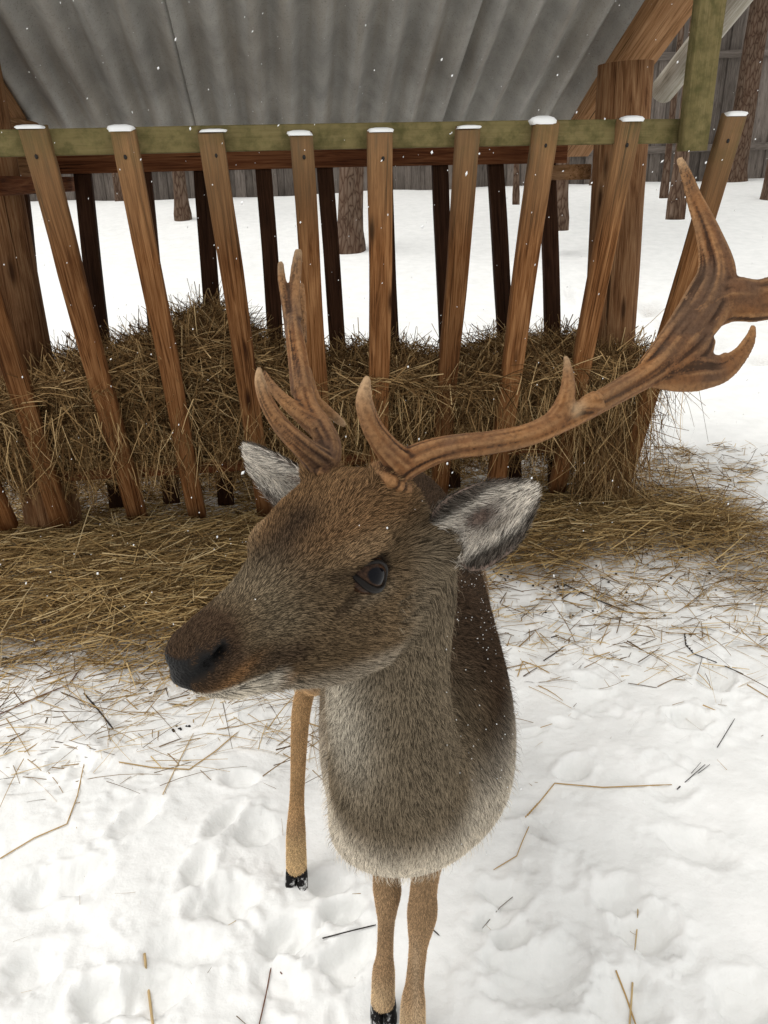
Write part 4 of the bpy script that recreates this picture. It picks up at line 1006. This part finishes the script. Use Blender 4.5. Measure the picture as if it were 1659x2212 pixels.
# dark droppings
pc = [(1250, 1290, 26, .09), (1380, 1230, 24, .14), (60, 1322, 18, .05), (390, 1578, 8, .015), (1560, 1200, 14, .10), (1100, 1255, 14, .05), (20, 1420, 5, .02)]
V = []; Q = []; T = []; n = 0; a8 = np.arange(8) * math.pi / 4
for (qx, qy, m, sp) in pc:
    c0 = ghit(qx, qy)
    for _ in range(m):
        x, y = c0.x + rng.normal(0, sp * 1.3), c0.y + rng.normal(0, sp * .7); z = gz1(x, y); r = rng.uniform(.0018, .0042)
        rings_ = np.array([[(x + r * s_ * math.cos(k) * 1.3, y + r * s_ * math.sin(k), z + r * .6 + r * h) for k in a8] for s_, h in ((.6, -.8), (1, 0), (.6, .8))])
        v_, q_, t_ = ring_mesh(rings_); V.append(v_); Q.append(q_ + n); T.append(t_ + n); n += len(v_)
tag(obj('droppings', mesh_np('droppings', np.concatenate(V), [np.concatenate(Q), np.concatenate(T)]), plain_mat('dropping', (.018, .013, .010), .6)), 'small dark droppings scattered over snow and hay', 'droppings', kind='stuff')

# ------------------------------------------------------------------ single stalks and twigs lying on the snow
M_dtwig = plain_mat('dark_twig', (.018, .011, .007), .7); M_rtwig = plain_mat('red_brown_stem', (.13, .045, .018), .6); M_gold = plain_mat('golden_straw', (.42, .27, .10), .6); M_pstraw = plain_mat('pale_straw', (.50, .36, .18), .6)
stems = [
 ('twig', 'thin dark twig with tiny buds, bent at one end', 'twig', M_dtwig, [(1478, 1370), (1481, 1395), (1498, 1414), (1545, 1432), (1605, 1458)], .0016, 'buds'),
 ('straw', 'long golden straw with a sharp kink and a beaded seed end', 'straw', M_gold, [(1135, 1768), (1165, 1735), (1198, 1694), (1302, 1703), (1451, 1697)], .0014, 'seeds'),
 ('pine_needle', 'fan of three dark pine needles lying beside the kinked golden straw', 'pine needle', M_dtwig, [(1462, 1707), (1523, 1653)], .0010, 'fan'),
 ('pine_needle', 'single long dark needle stuck upright in a snow ridge', 'pine needle', M_dtwig, [(1549, 1616), (1587, 1554)], .0010, None),
 ('twig', 'short thick black stick lying on the snow below the loose hay', 'twig', M_dtwig, [(182, 1500), (212, 1535), (245, 1577)], .0024, None),
 ('straw', 'long brown straw bent once, reaching up towards the loose hay', 'straw', M_gold, [(0, 1857), (75, 1812), (145, 1782), (168, 1720), (182, 1652)], .0014, None),
 ('straw', 'wide open bent golden straw crossing a thinner stalk', 'straw', M_gold, [(257, 1648), (330, 1660), (409, 1664), (465, 1625), (513, 1584)], .0015, None),
 ('straw', 'thin straight straw crossing under the wide bent golden straw', 'straw', M_pstraw, [(352, 1718), (385, 1650), (418, 1586)], .0013, None),
 ('straw', 'thick pale straw stalk standing up out of a hoof print', 'straw', M_pstraw, [(313, 2063), (320, 2130), (332, 2225)], .0026, None),
 ('twig', 'thin brown stem with a dry curled leaf at its tip', 'twig', M_rtwig, [(609, 2106), (594, 2086), (586, 2090), (575, 2150), (558, 2225)], .0012, None),
 ('straw', 'golden straw leaning across a paler stalk in a hoof print', 'straw', M_gold, [(1330, 2099), (1350, 2150), (1375, 2222)], .0016, None),
 ('straw', 'pale stalk crossed by a golden straw in a hoof print', 'straw', M_pstraw, [(1366, 2125), (1363, 2170), (1359, 2222)], .0018, None),
 ('straw', 'lone upright straw standing in a deep hoof hole', 'straw', M_pstraw, [(1378, 1961), (1376, 2005), (1371, 2054)], .0014, None),
 ('twig', 'dark straight twig pointing at the deer front legs', 'twig', M_dtwig, [(697, 2029), (755, 2014), (812, 2000)], .0013, None),
 ('twig', 'short dark twig on the snow just beside the deer front knee', 'twig', M_dtwig, [(906, 1988), (930, 2006), (949, 2023)], .0013, None),
 ('straw', 'brown kinked straw lying beside the deer shoulder', 'straw', M_gold, [(1142, 1788), (1128, 1820), (1116, 1851), (1066, 1881)], .0011, None),
 ('straw', 'hair thin grey grass stem curving over smooth snow', 'straw', plain_mat('grey_stem', (.16, .13, .10), .7), [(1120, 1929), (1080, 1962), (1042, 2007)], .0008, None),
 ('twig', 'long reddish bent stem lying along the edge of the loose hay', 'twig', M_rtwig, [(0, 1545), (80, 1508), (150, 1480), (182, 1434), (313, 1441)], .0016, None),
 ('straw', 'golden straw folded into a pointed arch', 'straw', M_gold, [(1118, 1463), (1129, 1430), (1158, 1440), (1187, 1456)], .0016, None),
 ('twig', 'long dark twig at the outer edge of the fallen hay', 'twig', M_dtwig, [(1214, 1262), (1290, 1298), (1368, 1329)], .0022, None),
 ('twig', 'dark twig lying flat on open snow below the fallen hay', 'twig', M_dtwig, [(1190, 1379), (1225, 1368), (1257, 1366)], .0018, None),
 ('twig', 'slanting dark twig with one end raised off the snow', 'twig', M_dtwig, [(1174, 1429), (1200, 1412), (1220, 1397)], .0016, None)]
for name, label, cat, m, px, r, extra in stems:
    pth = []
    dn = [tuple(np.array(px[i]) + (np.array(px[i+1]) - np.array(px[i])) * k / 5) for i in range(len(px) - 1) for k in range(5)] + [px[-1]]
    for (x, y) in dn:
        p = ghit(x, min(y, 2230)); pth.append((p.x, p.y, p.z + r * .9 + .002))
    rr = [r] * len(pth); rr[-1] = r * .6
    rings_ = [tube_rings(pth, rr, None, flat=(0.1, 0.2, 1), sub=1, n=8)]
    if extra == 'fan':
        A, B = np.array(pth[0]), np.array(pth[-1])
        for k in (1, -1): rings_.append(tube_rings([A, B + np.array([.010 * k, -.004 * k, .003])], [r, r * .6], flat=(0.1, 0.2, 1), sub=6, n=8))
    if extra in ('buds', 'seeds'):
        C = catmull(np.array(pth), 3)
        sel = C[2:30:4] if extra == 'buds' else C[0:14:2]
        for q in sel: rings_.append(tube_rings([q + np.array([0, 0, -.001]), q + np.array([.001, 0, .0025]), q + np.array([.002, .001, .0055])], [r * .6, r * 1.7, r * .3], flat=(1, 0, .1), sub=2, n=8))
    V = []; Q = []; T = []; n = 0
    for g in rings_: v_, q_, t_ = ring_mesh(g); V.append(v_); Q.append(q_ + n); T.append(t_ + n); n += len(v_)
    o0 = np.array(pth[0]); tag(obj(name, mesh_np(name, np.concatenate(V) - o0, [np.concatenate(Q), np.concatenate(T)]), m, None, Matrix.Translation(o0)), label, cat)

# ------------------------------------------------------------------ pines in the yard
def needle_crown(seed, R, H):
    r = np.random.default_rng(seed); n = 1500; V = []; 
    h = r.random(n) ** .8; rad = R * (1.05 - h) ** .7 * np.sqrt(r.random(n)); a = r.uniform(0, 6.3, n) ; a = np.round(a * 2.2 + h * 9) / 2.2 + r.normal(0, .18, n)
    c = np.column_stack([rad * np.cos(a), rad * np.sin(a), h * H + .2 * rad * 0])
    d = unit(np.column_stack([np.cos(a), np.sin(a), r.normal(.3, .3, n)]) + r.normal(0, .3, (n, 3)))
    return strand_mesh(np.repeat(c, 6, 0), unit(np.repeat(d, 6, 0) + r.normal(0, .55, (n * 6, 3))), r.uniform(.15, .32, n * 6), r.uniform(.01, .02, n * 6), np.zeros(n * 6), nseg=1)
M_needle = hay_mat('pine_needles', [(0, (.012, .022, .010)), (.5, (.03, .05, .02)), (1, (.06, .085, .035))])
crown_me = mesh_np('crown', *needle_crown(5, 1.7, 4.2), smooth=False); crown_me.materials.append(M_needle)
trees = [(755, 534, 27, 'thick pine trunk standing alone in the snow behind the middle slats'), (394, 458, 14, 'slim pine trunk seen between the feeder slats above the peak of the heaped hay'),
         (1207, 466, 17, 'pine trunk directly behind the feeder end beam block'), (1290, 396, 13, 'slim pine trunk behind the round feeder end post'),
         (1463, 428, 15, 'short looking pine trunk behind the deer raised antler tip'), (1580, 413, 24, 'stout bark covered pine trunk next to the green upright board'), (1115, 415, 6, 'young thin pine close to the grey fence behind the slats'),
         (1436, 402, 7, 'young thin pine close to the grey fence beside the open gap'), (262, 447, 9, 'young pine close to the grey fence behind the shaded slats'), (1655, 440, 12, 'pine trunk at the far open side of the yard')]
for k, (x, y, hwpx, lab) in enumerate(trees):
    g = ghit(x, y)
    if g.y > 14.6: q = CAMP + ray(x, y) * (14.4 / ray(x, y).y); g = Vector((q.x, q.y, gz1(q.x, q.y)))
    dist = (g - CAMP).dot(CAMR @ Vector((0, 0, -1))); r = hwpx / FPX * dist
    t = thing('pine_tree', lab, 'tree', (g.x, g.y, g.z), 'pines in the snowy yard')
    Ht = 8.5 if r > .1 else 6.0; lean = rng.normal(0, .012, 2)
    seg = 26; rg = []; a = np.arange(22) * 2 * math.pi / 22
    for i in range(seg + 1):
        h = Ht * (i / seg) ** 1.5 - .15; fl = 1 + .35 * math.exp(-max(h, 0) / .12)
        rad = r * fl * (1 - .55 * max(h, 0) / Ht) * (1 + .05 * vnoise(np.cos(a) * 2.5 + k * 5, np.sin(a) * 2.5, h * 2))
        rg.append(np.column_stack([lean[0] * h * 2 + rad * np.cos(a), lean[1] * h * 2 + rad * np.sin(a), np.full(22, h)]))
    v_, q_, t_ = ring_mesh(np.array(rg)); V = [v_]; Q = [q_]; T = [t_]; n = len(v_)
    for i in range(10):
        h = Ht * rng.uniform(.55, .95); an = rng.uniform(0, 6.3); b0 = np.array([lean[0] * h * 2, lean[1] * h * 2, h]); L_ = rng.uniform(.7, 1.4)
        g2 = tube_rings([b0, b0 + L_ * .5 * np.array([math.cos(an), math.sin(an), .15]), b0 + L_ * np.array([math.cos(an), math.sin(an), .45])], [r * .25, r * .16, r * .05], sub=3, n=6)
        v_, q_, t_ = ring_mesh(g2); V.append(v_); Q.append(q_ + n); T.append(t_ + n); n += len(v_)
    M0 = Matrix.Translation((g.x, g.y, g.z))
    obj('trunk', mesh_np('trunk', np.concatenate(V), [np.concatenate(Q), np.concatenate(T)]), M_bark, t, M0)
    sc = 1.0 if r > .1 else .6
    obj('crown', crown_me, None, t, M0 @ Matrix.Translation((lean[0] * Ht, lean[1] * Ht, Ht * .55)) @ Matrix.Rotation(k * 1.3, 4, 'Z') @ Matrix.Scale(sc, 4))

# ------------------------------------------------------------------ snow in the air, flecks on the coat
def flakes(p, r, stretch=1.6):
    n = len(p); base = np.array([(1, 0, 0), (0, 1, 0), (-1, 0, 0), (0, -1, 0), (0, 0, 1), (0, 0, -1)], float)
    tri_ = np.array([(0, 1, 4), (1, 2, 4), (2, 3, 4), (3, 0, 4), (1, 0, 5), (2, 1, 5), (3, 2, 5), (0, 3, 5)])
    ax = rng.normal(0, 1, (n, 3)) * .3 + np.array([.35, 0, 1.0]); ax = unit(ax); s1 = unit(np.cross(ax, rng.normal(0, 1, (n, 3)))); s2 = np.cross(ax, s1)
    B = np.stack([s1, s2, ax * stretch], 1); B = B * rng.uniform(.6, 1.2, (n, 3, 1))
    V = p[:, None] + r[:, None, None] * np.einsum('kc,ncd->nkd', base, B)
    return V.reshape(-1, 3), (np.arange(n)[:, None, None] * 6 + tri_[None]).reshape(-1, 3)
NF = 1500; fp = np.column_stack([rng.uniform(-1.7, 1.8, NF), rng.uniform(.75, 3.6, NF), rng.uniform(.25, 2.3, NF)])
tag(obj('falling_snow', mesh_np('falling_snow', *flakes(fp, rng.uniform(.0007, .0021, NF)), smooth=False), M_cap), 'small white snowflakes drifting through the air', 'snowflakes', kind='stuff')
wsel = np.where((pid == 2) & (co[:, 0] > .09) & (N[:, 2] > -.1) & (co[:, 1] < 1.3), 1.0, 0) + np.where((pid == 0) & (N @ hW > .2) & (hu < 0), .5, 0) + np.where((pid == 1) & (co[:, 0] > .05), .3, 0) + np.where((pid == 0) & (hu > 10), .12, 0)
si = rng.choice(len(co), 240, p=wsel / wsel.sum()); fpos = co[si] + N[si] * (ln[si] * .55)[:, None]
fo = obj('snow_flecks', mesh_np('snow_flecks', *flakes(fpos, rng.uniform(.0004, .0011, 240), 1.0), smooth=False), M_cap, deer); fo['kind'] = 'stuff'
